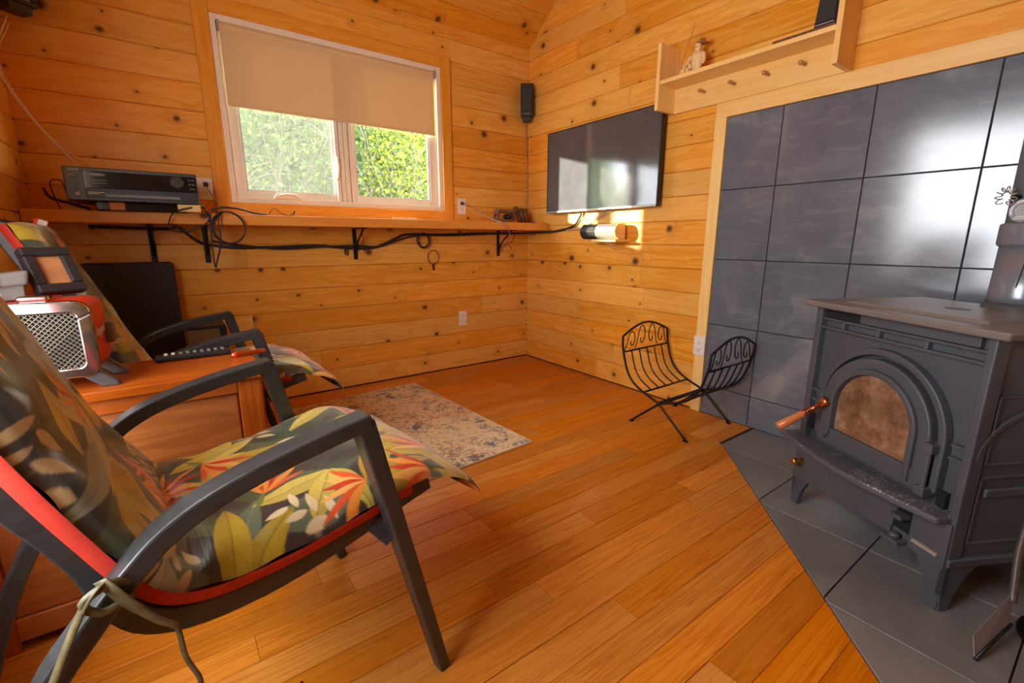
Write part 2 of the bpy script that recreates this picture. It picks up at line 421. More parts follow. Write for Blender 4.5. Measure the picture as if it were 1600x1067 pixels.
# hearth: square tiles clipped to the slanted polygon
def clip(poly, a, b, c):
    """keep a*x+b*y>=c"""
    out = []
    for i in range(len(poly)):
        p, q_ = poly[i], poly[(i+1)%len(poly)]; dp = a*p[0]+b*p[1]-c; dq = a*q_[0]+b*q_[1]-c
        if dp >= 0: out.append(p)
        if (dp >= 0) != (dq >= 0):
            t = dp/(dp-dq); out.append((p[0]+(q_[0]-p[0])*t, p[1]+(q_[1]-p[1])*t))
    return out
hearth = tag(MB().prism([(W,HA[1]-.004),(HA[0]+.004,HA[1]-.004),(HB[0]+.004,HB[1]),(1.05,.05),(1.05,-1.3),(W,-1.3)], lambda u,v,w:(u,v,w), -.019, -.006).build('floor_hearth', grout), kind='structure')
ex, ey = HB[0]-HA[0], HB[1]-HA[1]; el = math.hypot(ex,ey); na, nb = -ey/el, ex/el
TS = .3617; gx = [W+.02-TS*i for i in range(0,5)]; gy = [1.104-TS*i for i in range(0,8)]
for i in range(4):
    for j in range(6):
        a, b, c_, d_ = gx[i+1]+.002, min(gx[i],W)-.002, gy[j+1]+.002, gy[j]-.002
        P = [(a,c_),(b,c_),(b,d_),(a,d_)]
        s_ = 1 if (na*(W-HA[0])+nb*(0-HA[1])) > 0 else -1
        P = clip(P, s_*na, s_*nb, s_*(na*HA[0]+nb*HA[1])+.004)
        P = clip(P, 1, 0, 1.055) if P else P
        if len(P) < 3: continue
        m = MB(); m.prism(P, lambda u,v,w:(u,v,w), -.012, .002); m.build('tile', hearth_m, hearth, bevel=.0012, seg=1)
tag(MB().hexa([(HA[0]-.004,HA[1]-.002,-.01),(W-.001,HA[1]-.002,-.01),(W-.001,HA[1]+.010,-.01),(HA[0]-.004,HA[1]+.010,-.01)],[(HA[0]-.004,HA[1]-.002,.004),(W-.001,HA[1]-.002,.004),(W-.001,HA[1]+.010,.004),(HA[0]-.004,HA[1]+.010,.004)]).build('gap_strip', black), kind='structure')  # added black strip standing for the dark gap at the hearth edge
# wall tiles
tile_back = tag(MB().box(W+.002, W+.018, -1.3, TY0+.03, 0, TZ1+.02).build('wall_tile_field', grout), kind='structure')
wy = [TY0, 1.1465]+[1.1465-.3635*i for i in range(1,7)]; wz = [0.0, .172, .5345, .897, 1.261, TZ1]
for i in range(len(wy)-1):
    for j in range(5):
        m = MB(); g = .0022; m.box(W-.004, W+.01, wy[i+1]+g, wy[i]-g, wz[j]+g+(.002 if j==0 else 0), wz[j+1]-g); m.build('tile', tile_m, tile_back, bevel=.0015, seg=1)
# trim round the tiles
trim1 = MB().box(W-.016, W+.016, TY0, TY0+.062, 0.002, TZ1).build('trim_1', trim_z, bevel=.002); tag(trim1, kind='structure')
trim2 = MB().box(W-.016, W+.016, -1.3, TY0+.062, TZ1, TZ1+.075).build('trim_2', trim_y, bevel=.002); tag(trim2, kind='structure')

# ------------------------------------------------------------------ back window
x0,x1,z0,z1 = WIN
win = tag(bpy.data.objects.new('window_1', None), 'white vinyl casement window with pine trim in the back wall', None, kind='structure'); COL.objects.link(win)
YF = D-.004                                                     # frame front face
def ring(name, a,b,c,d, w, y_a, y_b, mat, parent, bev=.002, wb=None):
    wb = wb or w; m = MB(); m.box(a,a+w,y_a,y_b,c,d); m.box(b-w,b,y_a,y_b,c,d); m.box(a+w,b-w,y_a,y_b,c,c+wb); m.box(a+w,b-w,y_a,y_b,d-w,d)
    return m.build(name, mat, parent, bevel=bev)
# pine trim, four boards
TW = .073
MB().box(x0-TW, x0, D-.02, D+.004, z0-.085, z1+TW).build('trim_board', wtrim_z, win, bevel=.003)
MB().box(x1, x1+TW, D-.02, D+.004, z0-.085, z1+TW).build('trim_board', wtrim_z, win, bevel=.003)
MB().box(x0, x1, D-.019, D+.004, z1, z1+TW).build('trim_board', wtrim_x, win, bevel=.003)
MB().box(x0, x1, D-.019, D+.004, z0-.085, z0).build('trim_board', wtrim_x, win, bevel=.003)
ring('frame', x0, x1, z0, z1, .03, D-.006, D+.065, vinyl, win)
ring('stop', x0+.03, x1-.03, z0+.03, z1-.03, .008, D+.02, D+.06, vinyl, win)
mc = .977
sashes = ((x0+.035, mc-.012, 'left'), (mc+.012, x1-.035, 'right'))
for a, b, s_ in sashes:
    sh = ring('sash', a, b, z0+.02, z1-.02, .054, D+.022, D+.055, vinyl, win, .004, .05)
    MB().box(a+.055, b-.055, D+.036, D+.041, z0+.065, z1-.075).build('pane', pane_m, sh)
    ring('glazing_bead', a+.056, b-.056, z0+.068, z1-.076, .008, D+.026, D+.037, plain('bead', lin(214,206,196), .5) if s_=='left' else bpy.data.materials['bead'], sh, .001)
m = MB()
for i, dx in enumerate((-.052, -.022, .008, .038)): m.box(mc+dx-.010, mc+dx+.014, D+.004+.004*(i%2), D+.058, z0+.028, z1-.028)
m.build('mullion', vinyl, win, bevel=.003)
MB().box(sashes[0][0]+.056, sashes[0][1]-.056, D+.048, D+.049, z0+.07, z1-.078).build('haze_sheet', haze_m, win)  # added grey see-through sheet that hazes the left pane
# crank and lock lever
m = MB(); P = []
cx, cz = .61, z0+.028
m.prism([(-.075,0),(.075,0),(.068,.014),(.05,.03),(-.05,.034),(-.066,.016)], lambda u,v,w:(cx+u, w, cz+v), D-.022, D+.03)
crank = m.build('crank_housing', vinyl, win, bevel=.004)
MB().tube(spline([(cx-.055,D-.024,cz+.012),(cx-.02,D-.03,cz+.024),(cx+.03,D-.03,cz+.026),(cx+.06,D-.026,cz+.014)],4), .006, 8).build('crank_lever', vinyl, crank, smooth=True)
lx = mc-.058
m = MB(); m.box(lx-.011, lx+.011, D-.006, D+.01, 1.36, 1.51); lk = m.build('lock_plate', vinyl, win, bevel=.004)
MB().tube(spline([(lx,D-.006,1.38),(lx,D-.024,1.41),(lx,D-.028,1.46),(lx-.002,D-.02,1.50)],4), .007, 8).build('lock_lever', vinyl, lk, smooth=True)
# roller blind
bl = empty('roller_blind', 'beige roller blind pulled halfway down inside the window', 'blind', (mc, D, z1-.05))
def rel(o, par): o.matrix_parent_inverse = Matrix.Translation(par.location).inverted(); return o
bx0, bx1, bz = x0+.044, x1-.05, 1.712
o = MB().box(bx0, bx1, D-.002, D+.0005, bz+.01, z1-.03).build('cloth', blind_m, bl); rel(o, bl)
o = MB().lathe([(.017,0),(.017,bx1-bx0)], Matrix.Translation((bx0, D+.008, z1-.048))@Matrix.Rotation(math.pi/2,4,'Y'), 20).build('roller_tube', blind_m, bl, smooth=False); rel(o, bl)
o = MB().box(bx0, bx1, D-.006, D+.004, bz, bz+.014).build('bottom_bar', blind_m, bl, bevel=.003); rel(o, bl)
for a in (bx0-.011, bx1+.001):
    o = MB().box(a, a+.01, D-.012, D+.03, z1-.075, z1-.025).build('end_bracket', silver, bl, bevel=.002); rel(o, bl)
# the window in the left wall, beside the camera
w2 = tag(bpy.data.objects.new('window_2', None), 'wide window in the left wall', None, kind='structure'); COL.objects.link(w2)
y0,y1,z0_,z1_ = LWIN
m = MB()
for a,b,c,d in ((y0,y0+.05,z0_,z1_),(y1-.05,y1,z0_,z1_),(y0,y1,z0_,z0_+.05),(y0,y1,z1_-.05,z1_)): m.box(LX-.11, LX-.01, a,b,c,d)
m.build('frame', vinyl, w2)
m = MB()
for a,b,c,d in ((y0-.07,y0,z0_-.07,z1_+.07),(y1,y1+.07,z0_-.07,z1_+.07),(y0,y1,z0_-.07,z0_),(y0,y1,z1_,z1_+.07)): m.box(LX-.02, LX+.014, a,b,c,d)
m.build('trim', trim_z, w2)

# ------------------------------------------------------------------ outdoors behind the window
gr = tag(MB().box(-6, 9, D+.2, 14, -.5, -.4).build('ground', plain('grass_ground', lin(96,104,60), .9, scale=8)), kind='structure')
def leaf_mat(name, stops):
    t = NT(name); g = t.n('ShaderNodeNewGeometry'); c = t.ramp(g.outputs['Random Per Island'], stops)
    t.l(c, t.b.inputs['Base Color']); t.b.inputs['Roughness'].default_value = .5
    tl = t.n('ShaderNodeBsdfTranslucent'); t.l(c, tl.inputs[0]); mx = t.n('ShaderNodeMixShader'); mx.inputs[0].default_value = .45
    t.l(t.b.outputs[0], mx.inputs[1]); t.l(tl.outputs[0], mx.inputs[2]); t.l(mx.outputs[0], t.out.inputs[0]); return t.m
lf1 = leaf_mat('leaf_spring_green', [(0,lin(76,96,24)),(.4,lin(126,148,36)),(.8,lin(166,180,60)),(1,lin(196,200,96))])
lf2 = leaf_mat('leaf_deep_green', [(0,lin(52,74,30)),(.5,lin(86,110,46)),(1,lin(136,156,74))])
twig_m = plain('twig_grey', lin(112,102,88), .8)
def shrub(x, y, rad, h, seed, mat, label, n=2600, twigs=46):
    R_ = random.Random(seed); e = empty('shrub', label, 'shrub', (x,y,-.4), 0, 'shrubs outside the window')
    m = MB()
    for i in range(twigs):
        a = R_.uniform(0,6.28); r0 = R_.uniform(0,.3)*rad; p = Vector((math.cos(a)*r0, math.sin(a)*r0, 0)); lean = Vector((math.cos(a),math.sin(a),0))*R_.uniform(.2,1.5)*rad
        hh = h*R_.uniform(.5,1.0); P = []
        for k in range(6):
            t = k/5; P.append(p+lean*t**1.4+Vector((R_.uniform(-.12,.12),R_.uniform(-.12,.12),hh*t)))
        m.tube(P, [.009-.0065*k/5 for k in range(6)], 4)
        for k in range(3):
            b = P[R_.randint(2,4)]; dv = Vector((R_.uniform(-1,1),R_.uniform(-1,1),R_.uniform(-.3,1))).normalized()*R_.uniform(.25,.6)
            m.tube([b, b+dv*.5+Vector((0,0,.04)), b+dv], [.006,.004,.002], 4)
    m.build('branches', twig_m, e)
    m = MB()
    for i in range(n):
        a = R_.uniform(0,6.28); zz = R_.random(); rr = rad*math.sqrt(R_.random())*(.55+.6*math.sin(math.pi*min(1,zz*.9+.12)))
        c = Vector((math.cos(a)*rr, math.sin(a)*rr, .15+h*zz)); s_ = R_.uniform(.018,.04)
        d1 = Vector((R_.uniform(-1,1),R_.uniform(-1,1),R_.uniform(-.7,.7))).normalized(); d2 = d1.orthogonal().normalized(); d2 = Matrix.Rotation(R_.uniform(0,6.28),3,d1)@d2
        m.add([c-d1*s_, c+d2*s_*.5, c+d1*s_, c-d2*s_*.5], [(0,1,2,3)])
    me = bpy.data.meshes.new('foliage'); me.from_pydata(m.v,[],m.f); me.materials.append(mat)
    f = link('foliage', me, e); f['kind'] = 'stuff'
shrub(1.0, 5.9, .62, 3.3, 1, lf2, 'hazy green shrub seen through the left pane', 4200)
shrub(1.95, 6.1, .60, 3.2, 2, lf2, 'pale twiggy shrub behind the window mullion', 3800)
shrub(2.6, 5.6, .62, 3.3, 3, lf1, 'bright yellow-green shrub filling the right pane', 6500, 60)
shrub(3.5, 5.9, .66, 3.3, 4, lf1, 'yellow-green shrub at the right edge of the right pane', 5200)
shrub(0.2, 6.2, .60, 3.2, 5, lf1, 'bright shrub at the left edge of the left pane', 2600)
hm = MB(); R_ = random.Random(9)
for i in range(15000):
    c = Vector((R_.uniform(-1.2,6.5), 7.6+R_.uniform(-.5,.6), R_.uniform(-.3,4.6))); s_ = R_.uniform(.04,.09)
    d1 = Vector((R_.uniform(-1,1),R_.uniform(-1,1),R_.uniform(-.7,.7))).normalized(); d2 = Matrix.Rotation(R_.uniform(0,6.28),3,d1)@d1.orthogonal().normalized()
    hm.add([c-d1*s_, c+d2*s_*.6, c+d1*s_, c-d2*s_*.6], [(0,1,2,3)])
tag(MB().hexa([(-8,8.6,-.5),(14,8.6,-.5),(14,9.4,-.5),(-8,9.4,-.5)],[(-1.5,9.2,7),(14,9.2,7),(14,9.6,7),(-1.5,9.6,7)]).build('sky_backing', plain('backing_green', lin(92,106,58), .9, var=.5, scale=3)), kind='structure')  # added slope behind the hedge to cover white sky between leaves
me = bpy.data.meshes.new('hedge'); me.from_pydata(hm.v,[],hm.f); me.materials.append(lf2)
tag(link('hedge', me), 'dense green hedge far behind the shrubs outside', 'hedge', kind='stuff')

# ------------------------------------------------------------------ long shelf on the back wall
SZ0, SZ1, SY = 1.072, 1.127, 2.838
tag(MB().box(LX+.002, W-.004, SY, D-.001, SZ0, SZ1).build('wall_shelf', shelf_m, bevel=.005), 'long thick pine shelf running under the window', 'shelf')
for i, (bx, lab) in enumerate(((-.066,'black steel shelf bracket behind the black panel'),(.172,'black steel shelf bracket hung with coiled cord'),(.996,'black steel shelf bracket under the middle of the window'),(2.142,'black steel shelf bracket nearest the corner'))):
    e = empty('shelf_bracket', lab, 'bracket', (bx, D, SZ0), 0, 'shelf brackets')
    MB().box(-.013,.013,-.006,-.001,-.2,-.002).build('wall_leg', iron, e, bevel=.001)
    MB().box(-.013,.013,-.24,-.006,-.006,-.001).build('shelf_leg', iron, e, bevel=.001)
    MB().ribbon([(0,-.006,-.16),(0,-.06,-.09),(0,-.18,-.008)], (1,0,0), .012, .006).build('brace', iron, e)

# ------------------------------------------------------------------ receiver on the shelf
rx0, rx1, ryf, rz0 = -.318, .148, 2.74, 1.163
rec = empty('stereo_receiver', 'black stereo receiver with round volume knob on the shelf', 'receiver', ((rx0+rx1)/2, ryf, rz0))
hw = (rx1-rx0)/2; RH = .136
MB().box(-hw, hw, 0.012, .33, 0, RH).build('case', black, rec, bevel=.003)
facep = MB().box(-hw, hw, -.004, .012, 0, RH).build('face_plate', plain('receiver_face', lin(62,64,66), .35), rec, bevel=.004)
MB().box(-hw+.062, hw-.004, -.007, -.002, .05, RH-.014).build('display_window', gloss_black, rec, bevel=.002)
MB().box(-hw+.062, hw-.004, -.0065, -.002, .010, .046).build('lower_flap', black, rec, bevel=.002)
MB().box(-hw+.125, hw-.075, -.009, -.004, .017, .029).build('button_bar', plain('button_grey', lin(112,114,110), .4), rec, bevel=.001)
MB().lathe([(.0295,0),(.0295,.004),(.026,.006),(.0255,.02),(.023,.023)], Matrix.Translation((hw-.078,-.006,.092))@Matrix.Rotation(math.pi/2,4,'X'), 32).build('volume_knob', plain('knob_black', lin(52,50,50), .3), rec, bevel=.001)
MB().box(-hw+.012, -hw+.04, -.009, -.003, RH-.041, RH-.029).build('power_button', plain('button_light', lin(128,130,126), .35), rec, bevel=.001)
bm_ = bpy.data.materials['button_light']
for zz in (.062,.047): MB().lathe([(.004,0),(.004,.004)], Matrix.Translation((-hw+.036,-.004,zz))@Matrix.Rotation(math.pi/2,4,'X'), 12).build('knob', black, rec)
MB().lathe([(.007,0),(.007,.004),(.003,.005)], Matrix.Translation((-hw+.036,-.004,.026))@Matrix.Rotation(math.pi/2,4,'X'), 14).build('headphone_jack', silver, rec)
MB().box(-hw+.085,-hw+.135,-.0085,-.006,RH-.033,RH-.024).build('input_button', bm_, rec, bevel=.0008)
for zz in (.083,.072):
    MB().box(-hw+.085,-hw+.14,-.0078,-.006,zz,zz+.0022).build('indicator_line', bm_, rec)
for r_ in range(3):
    for c_ in range(2): MB().box(hw-.034+c_*.013,hw-.025+c_*.013,-.0085,-.006,.066+r_*.02,.069+r_*.02).build('button', bm_, rec)
ink = plain('white_ink', lin(216,216,210), .5, var=.02)
text('brand_lettering', 'SONY', .0135, ink, rec, Matrix.Translation((-hw+.036,-.0045,RH-.012))@Matrix.Rotation(math.pi/2,4,'X'))
for zz, ww in ((.034,.026),(.028,.018)): MB().box(-hw+.07,-hw+.07+2*ww,-.0072,-.006,zz-.0012,zz+.0012).build('print_line', ink, rec)
# what it stands on
tag(MB().box(-.235, .10, 2.80, 3.05, SZ1+.001, SZ1+.0355).build('black_box', gloss_black, bevel=.003), 'flat glossy black box under the receiver', 'box')
tag(MB().box(-.19, -.135, 2.79, 2.799, SZ1+.001, SZ1+.035).build('wood_block', shelf_m, bevel=.002), 'small orange wood block standing under the receiver front', 'block')
tag(MB().box(.06, .15, 2.755, 2.797, SZ1+.001, SZ1+.0345).build('wood_wedge', trim_y, bevel=.002), 'pale wood wedge under the right corner of the receiver', 'block')

# ------------------------------------------------------------------ outlets
def outlet(loc, rz, label, plug=False):
    e = empty('wall_outlet', label, 'outlet', loc, rz, 'white wall outlets')
    MB().box(-.0355,.0355,-.007,0,-.0575,.0575).build('cover_plate', white, e, bevel=.003)
    for s_ in (-1,1):
        r_ = MB().box(-.016,.016,-.0095,-.006,s_*.0205-.0145,s_*.0205+.0145).build('socket', white, e, bevel=.003)
        MB().box(-.0075,-.0055,-.0101,-.009,s_*.0205-.003,s_*.0205+.006).build('slot', dark, r_)
        MB().box(.0055,.0075,-.0101,-.009,s_*.0205-.003,s_*.0205+.006).build('slot', dark, r_)
        MB().lathe([(.0025,0),(.0025,.001)], Matrix.Translation((0,-.0092,s_*.0205-.009))@Matrix.Rotation(math.pi/2,4,'X'), 8).build('slot', dark, r_)
    return e
outlet((1.802,D-.0005,.396), 0, 'white outlet low on the back wall left of the corner')
outlet((.189,D-.0005,.384), 0, 'white outlet low on the back wall behind the far chair arm')
outlet((1.812,D-.0005,1.243), 0, 'white outlet above the shelf right of the window')
outlet((.205,D-.0005,1.27), 0, 'white outlet above the shelf just right of the receiver')
outlet((W-.0165,1.458,.40), -math.pi/2, 'white outlet on the trim beside the dark tiles')

# ------------------------------------------------------------------ television
tvx, ty0, ty1, tz0, tz1 = 2.375, 1.785, 2.79, 1.198, 1.765
tv = empty('television', 'flat black television mounted on the right-hand pine wall', 'television', (tvx,(ty0+ty1)/2,tz0))
hw = (ty1-ty0)/2; h = tz1-tz0
MB().box(.004,.03,-hw,hw,0,h).build('housing', black, tv, bevel=.004)
m = MB(); bz = .006
m.box(-.004,.006,-hw,-hw+bz,0,h); m.box(-.004,.006,hw-bz,hw,0,h); m.box(-.004,.006,-hw+bz,hw-bz,h-bz,h)
m.build('bezel', black, tv, bevel=.001)
MB().box(-.006,.006,-hw+bz,hw-bz,0,.012).build('lower_bezel', silver, tv, bevel=.001)
def tvscreen():
    t = NT('tv_screen'); g = t.n('ShaderNodeNewGeometry'); nz = t.noise(g.outputs['Position'], 5, 4, .6, 1.0)
    c = t.mix(nz.outputs[0], lin(62,64,68), lin(86,88,92)); return t.fin(c, t.math('MULTIPLY_ADD', nz.outputs[0], .10, .05), **{'Specular_IOR_Level': 1.0})
MB().box(-.001,.005,-hw+bz,hw-bz,.012,h-bz).build('screen', tvscreen(), tv)
MB().box(.03,W-tvx-.001,-.15,.15,.15,.4).build('wall_mount', black, tv, bevel=.003)
MB().box(.03,.05,-.3,.3,.03,.34).build('rear_bulge', black, tv, bevel=.006)

# centre speaker under the television, on a little wooden ledge
cs = empty('centre_speaker', 'silver and black bow-fronted centre speaker under the television', 'speaker', (2.36, 2.19, 1.005))
prof = [(.045,0),(-.02,0),(-.045,.02),(-.055,.05),(-.045,.078),(-.02,.098),(.045,.098)]
m = MB(); m.prism(prof, lambda u,v,w:(u,w,v), -.14, .03); m.build('silver_body', silver, cs, bevel=.003)
m = MB(); m.prism([(u*1.04,v*1.0) for u,v in prof], lambda u,v,w:(u,w,v), .03, .165); m.build('black_grille', blackm, cs, bevel=.003)
m = MB(); m.prism([(u*1.02,v) for u,v in prof], lambda u,v,w:(u,w,v), -.15, -.14); m.build('end_cap', trim_y, cs, bevel=.002)
lg = empty('speaker_ledge', 'small pine ledge bracket carrying the centre speaker', 'ledge', (W, 2.14, 1.0))
MB().box(-.14,-.001,-.115,.10,-.012,.003).build('ledge_board', trim_y, lg, bevel=.002)
m = MB(); m.prism([(-.001,-.012),(-.12,-.012),(-.001,-.07)], lambda u,v,w:(u,w,v), -.01, .01); m.build('brace', trim_y, lg, bevel=.002)

# corner speaker and left speaker
def satellite(loc, rz, h, w, label):
    e = empty('satellite_speaker', label, 'speaker', loc, rz, 'small black satellite speakers')
    MB().box(-w/2,w/2,-.05,.03,0,h).build('cabinet', black, e, bevel=.008, seg=3)
    MB().box(-w/2+.006,w/2-.006,-.056,-.048,h*.08,h-.008).build('grille', blackm, e, bevel=.004)
    MB().box(-w*.36,w*.3,-.045,.02,-.035,.001).build('foot', black, e, bevel=.004)
    MB().box(-.012,.012,.028,.06,h*.35,h*.55).build('wall_bracket', black, e)
    MB().box(-w*.25,w*.2,-.0575,-.055,.013,.0165).build('badge', silver, e)
    return e
satellite((2.375,3.048,1.928), math.radians(-40), .23, .096, 'slim black speaker mounted in the corner beside the window')
ls = satellite((-.395,3.0,1.96), math.radians(38), .25, .12, 'black speaker high in the left corner above the receiver')

# ------------------------------------------------------------------ peg shelf on the right wall
ps = empty('peg_shelf', 'pine wall shelf with side panels and four pegs above the tiles', 'shelf', (W, 1.3, 1.70))
py0, py1 = .905-1.3, 1.745-1.3; pd = .17
MB().box(-pd,-.001,py0-.022,py0,0,.5).build('side_panel', trim_z, ps, bevel=.002)
MB().box(-pd,-.001,py1,py1+.022,0,.335).build('side_panel', trim_z, ps, bevel=.002)
MB().box(-pd+.004,-.001,py0,py1,.128,.148).build('shelf_board', trim_y, ps, bevel=.002)
MB().box(-.02,-.001,py0,py1+.012,.0,.128).build('peg_board', trim_y, ps, bevel=.002)
peg_m = plain('peg_wood', lin(190,140,70), .4)
for yy in (1.559,1.393,1.227,1.067):
    m = MB(); m.lathe([(.006,0),(.0065,.034),(.0095,.04),(.0105,.05),(.008,.06),(.002,.062)], Matrix.Translation((-.02,yy-1.3,.072))@Matrix.Rotation(-math.pi/2,4,'Y'), 12)
    m.build('peg', peg_m, ps, smooth=True)
# figurine: carved fisherman
fg = empty('carved_fisherman', 'little carved wooden fisherman with brimmed hat and rod', 'figurine', (W-.10, 1.568, 1.849))
MB().box(-.04,.04,-.09,.10,0,.009).build('base', carv, fg, bevel=.002)
m = MB(); m.lathe([(.018,.009),(.026,.03),(.031,.06),(.033,.085),(.028,.1),(.014,.106)], Matrix.Diagonal((.7,1.05,1,1)), 14); m.build('torso', carv, fg, smooth=True)
m = MB(); m.lathe([(.008,.1),(.015,.112),(.017,.126),(.015,.14),(.008,.147)], None, 14); hd = m.build('head', carv, fg, smooth=True)
MB().lathe([(.03,.139),(.031,.142),(.017,.144),(.015,.16),(.004,.163)], Matrix.Rotation(math.radians(9),4,'X'), 16).build('hat', plain('hat_wood', lin(168,112,64), .6), hd, smooth=True)
MB().box(-.026,-.014,-.005,.005,.118,.124).build('nose', carv, hd, bevel=.002)
m = MB(); m.tube(spline([(-.004,-.034,.09),(-.004,-.043,.062),(-.012,-.042,.036)],4), [.011,.011,.0105,.010,.0098,.0095,.009,.0085,.008], 8); m.build('arm', carv, fg, smooth=True)
m = MB(); m.tube(spline([(-.004,.034,.09),(-.01,.046,.066),(-.024,.055,.045)],4), [.011,.011,.0105,.010,.0098,.0095,.009,.0085,.008], 8); m.build('arm', carv, fg, smooth=True)
for yy in (.036,.058): MB().box(-.036,-.004,yy-.008,yy+.008,.009,.03).build('boot', carv, fg, bevel=.004)
for yy in (.032,.062): MB().tube([(-.01,yy,.028),(-.012,yy+.005,.055)], [.011,.009], 8).build('leg', carv, fg, smooth=True)
MB().tube([(-.03,.095,.012),(-.028,.06,.1),(-.022,.012,.235)], [.005,.0045,.003], 6).build('fishing_rod', plain('rod_wood', lin(206,140,70), .5), fg)
# things at the other end of that shelf
tag(MB().box(W-.155,W-.02,.912,1.16,1.849,1.862).build('wood_slab', brownwood, bevel=.002), 'thin dark wood slab lying on the peg shelf', 'slab')
tag(MB().box(W-.12,W-.02,1.16,1.52,1.849,1.8515).build('glass_strip', plain('strip_grey', lin(120,110,100), .2), bevel=.0005), 'thin grey strip lying along the peg shelf', 'strip')
e = empty('shelf_speaker', 'small black speaker standing at the end of the peg shelf', 'speaker', (W-.085, .965, 1.863))
m = MB(); m.hexa([(-.045,-.042,0),(.055,-.042,0),(.055,.042,0),(-.045,.042,0)], [(-.03,-.04,.2),(.055,-.04,.2),(.055,.03,.2),(-.03,.03,.2)]); m.build('cabinet', black, e, bevel=.004)
MB().box(-.049,-.043,-.034,.034,.012,.016).build('badge', silver, e)
m = MB(); m.hexa([(-.049,-.036,.022),(-.044,-.036,.022),(-.044,.036,.022),(-.049,.036,.022)], [(-.035,-.034,.19),(-.029,-.034,.19),(-.029,.026,.19),(-.035,.026,.19)]); m.build('grille', blackm, e)

# ------------------------------------------------------------------ wood stove
SA = (1.859, .66); SR = math.atan2(-.87482607, -.48443715)
st = empty('wood_stove', 'charcoal cast-iron wood stove with arched glass door on the hearth', 'stove', (SA[0], SA[1], .002), SR)
SWd, SD = .552, .42
MB().box(-.002, SWd, .012, SD, .16, .768).build('firebox', stove_m, st, bevel=.004)
# front plate details are built on depth 0
F = lambda u,v,w: (u, w, v)      # u along the front, v height, w depth (negative = toward the room)
MB().box(-.008, .018, -.012, .03, .16, .768).build('corner_post', stove_m, st, bevel=.004)
MB().box(SWd-.016, SWd+.006, -.012, .03, .16, .768).build('corner_post', stove_m, st, bevel=.004)
MB().box(.018, SWd-.016, -.006, .012, .725, .733).build('front_rib', stove_m, st, bevel=.002)
MB().box(.0, SWd-.002, -.006, .012, .694, .703).build('front_rib', stove_m, st, bevel=.002)
for u in (.105,.235,.385): MB().box(u-.006,u+.006,-.005,.012,.703,.726).build('divider', stove_m, st, bevel=.002)
MB().box(.018,.165,.002,.0135,.734,.764).build('air_slot', dark, st)
MB().box(.165,.515,-.004,.012,.735,.764).build('slot_cover', stove_m, st, bevel=.002)
for u0,u1 in ((.0,.055),(.5,SWd)):
    for zz in (.432,.468): MB().box(u0,u1,-.006,.012,zz-.005,zz+.004).build('front_rib', stove_m, st, bevel=.002)
UC, ZS, ZB = .275, .455, .318
def arch(r, zb, n=28, c=UC, zs=ZS): return [(c-r,zb)]+[(c-r*math.cos(math.pi*i/n), zs+r*math.sin(math.pi*i/n)) for i in range(n+1)]+[(c+r,zb)]
MB().band(arch(.218,ZB), arch(.197,ZB), F, -.014, .012).build('arch_moulding', stove_m, st, bevel=.004)
door = MB().band(arch(.186,ZB), arch(.150,ZB+.01), F, -.024, .012).build('door', stove_m, st, bevel=.005)
MB().band(arch(.152,ZB), arch(.134,ZB+.03), F, -.034, .0).build('door_ring', stove_m, door, bevel=.004)
MB().box(UC-.186, UC+.186, -.026, .012, ZB-.012, ZB+.046).build('door_bottom_rail', stove_m, door, bevel=.004)
def fireglass():
    t = NT('sooty_glass'); g = t.n('ShaderNodeNewGeometry'); n1 = t.noise(g.outputs['Position'], 11, 6, .7, .15); n2 = t.noise(g.outputs['Position'], 60, 3)
    c = t.ramp(n1.outputs[0], [(.3,lin(60,46,38)),(.45,lin(112,82,60)),(.58,lin(146,112,86)),(.75,lin(186,170,158))])
    c = t.mix(t.math('MULTIPLY', n2.outputs[0], .35), c, lin(120,66,34))
    return t.fin(c, .22)
MB().prism(arch(.137,ZB+.04), F, -.012, -.006).build('door_glass', fireglass(), door)
for u,zz in ((.462,.445),(.462,.318)):
    MB().box(u-.006,u+.022,-.04,.01,zz-.014,zz+.014).build('hinge', stove_m, st, bevel=.004)
MB().lathe([(.007,0),(.007,.12)], Matrix.Translation((.472,-.03,.325)), 10).build('hinge_pin', stove_m, st)
MB().box(.492,.515,-.003,.013,.285,.33).build('side_slot', dark, st)
MB().box(.022,.044,-.003,.013,.318,.375).build('side_slot', dark, st)
# ash lip with a bowed edge
lip = [(-.045,.02)]+[(-.045+.59*i/16, -.055-.045*math.sin(math.pi*i/16)) for i in range(17)]+[(.548,.02)]
def dusty():
    t = NT('ash_dusted_iron'); g = t.n('ShaderNodeNewGeometry'); n1 = t.noise(g.outputs['Position'], 160, 3, .7); n2 = t.noise(g.outputs['Position'], 12, 3)
    sp = t.n('ShaderNodeSeparateXYZ'); t.l(g.outputs['Normal'], sp.inputs[0])
    f_ = t.math('MULTIPLY', t.math('GREATER_THAN', t.math('MULTIPLY', n1.outputs[0], t.math('ADD', n2.outputs[0], .45)), .60), t.math('GREATER_THAN', sp.outputs[2], .7))
    return t.fin(t.mix(f_, lin(84,84,90), lin(196,190,182)), .5, Metallic=.1)
MB().prism(lip, lambda u,v,w:(u,v,w), .262, .282).build('ash_lip', dusty(), st, bevel=.006, seg=3)
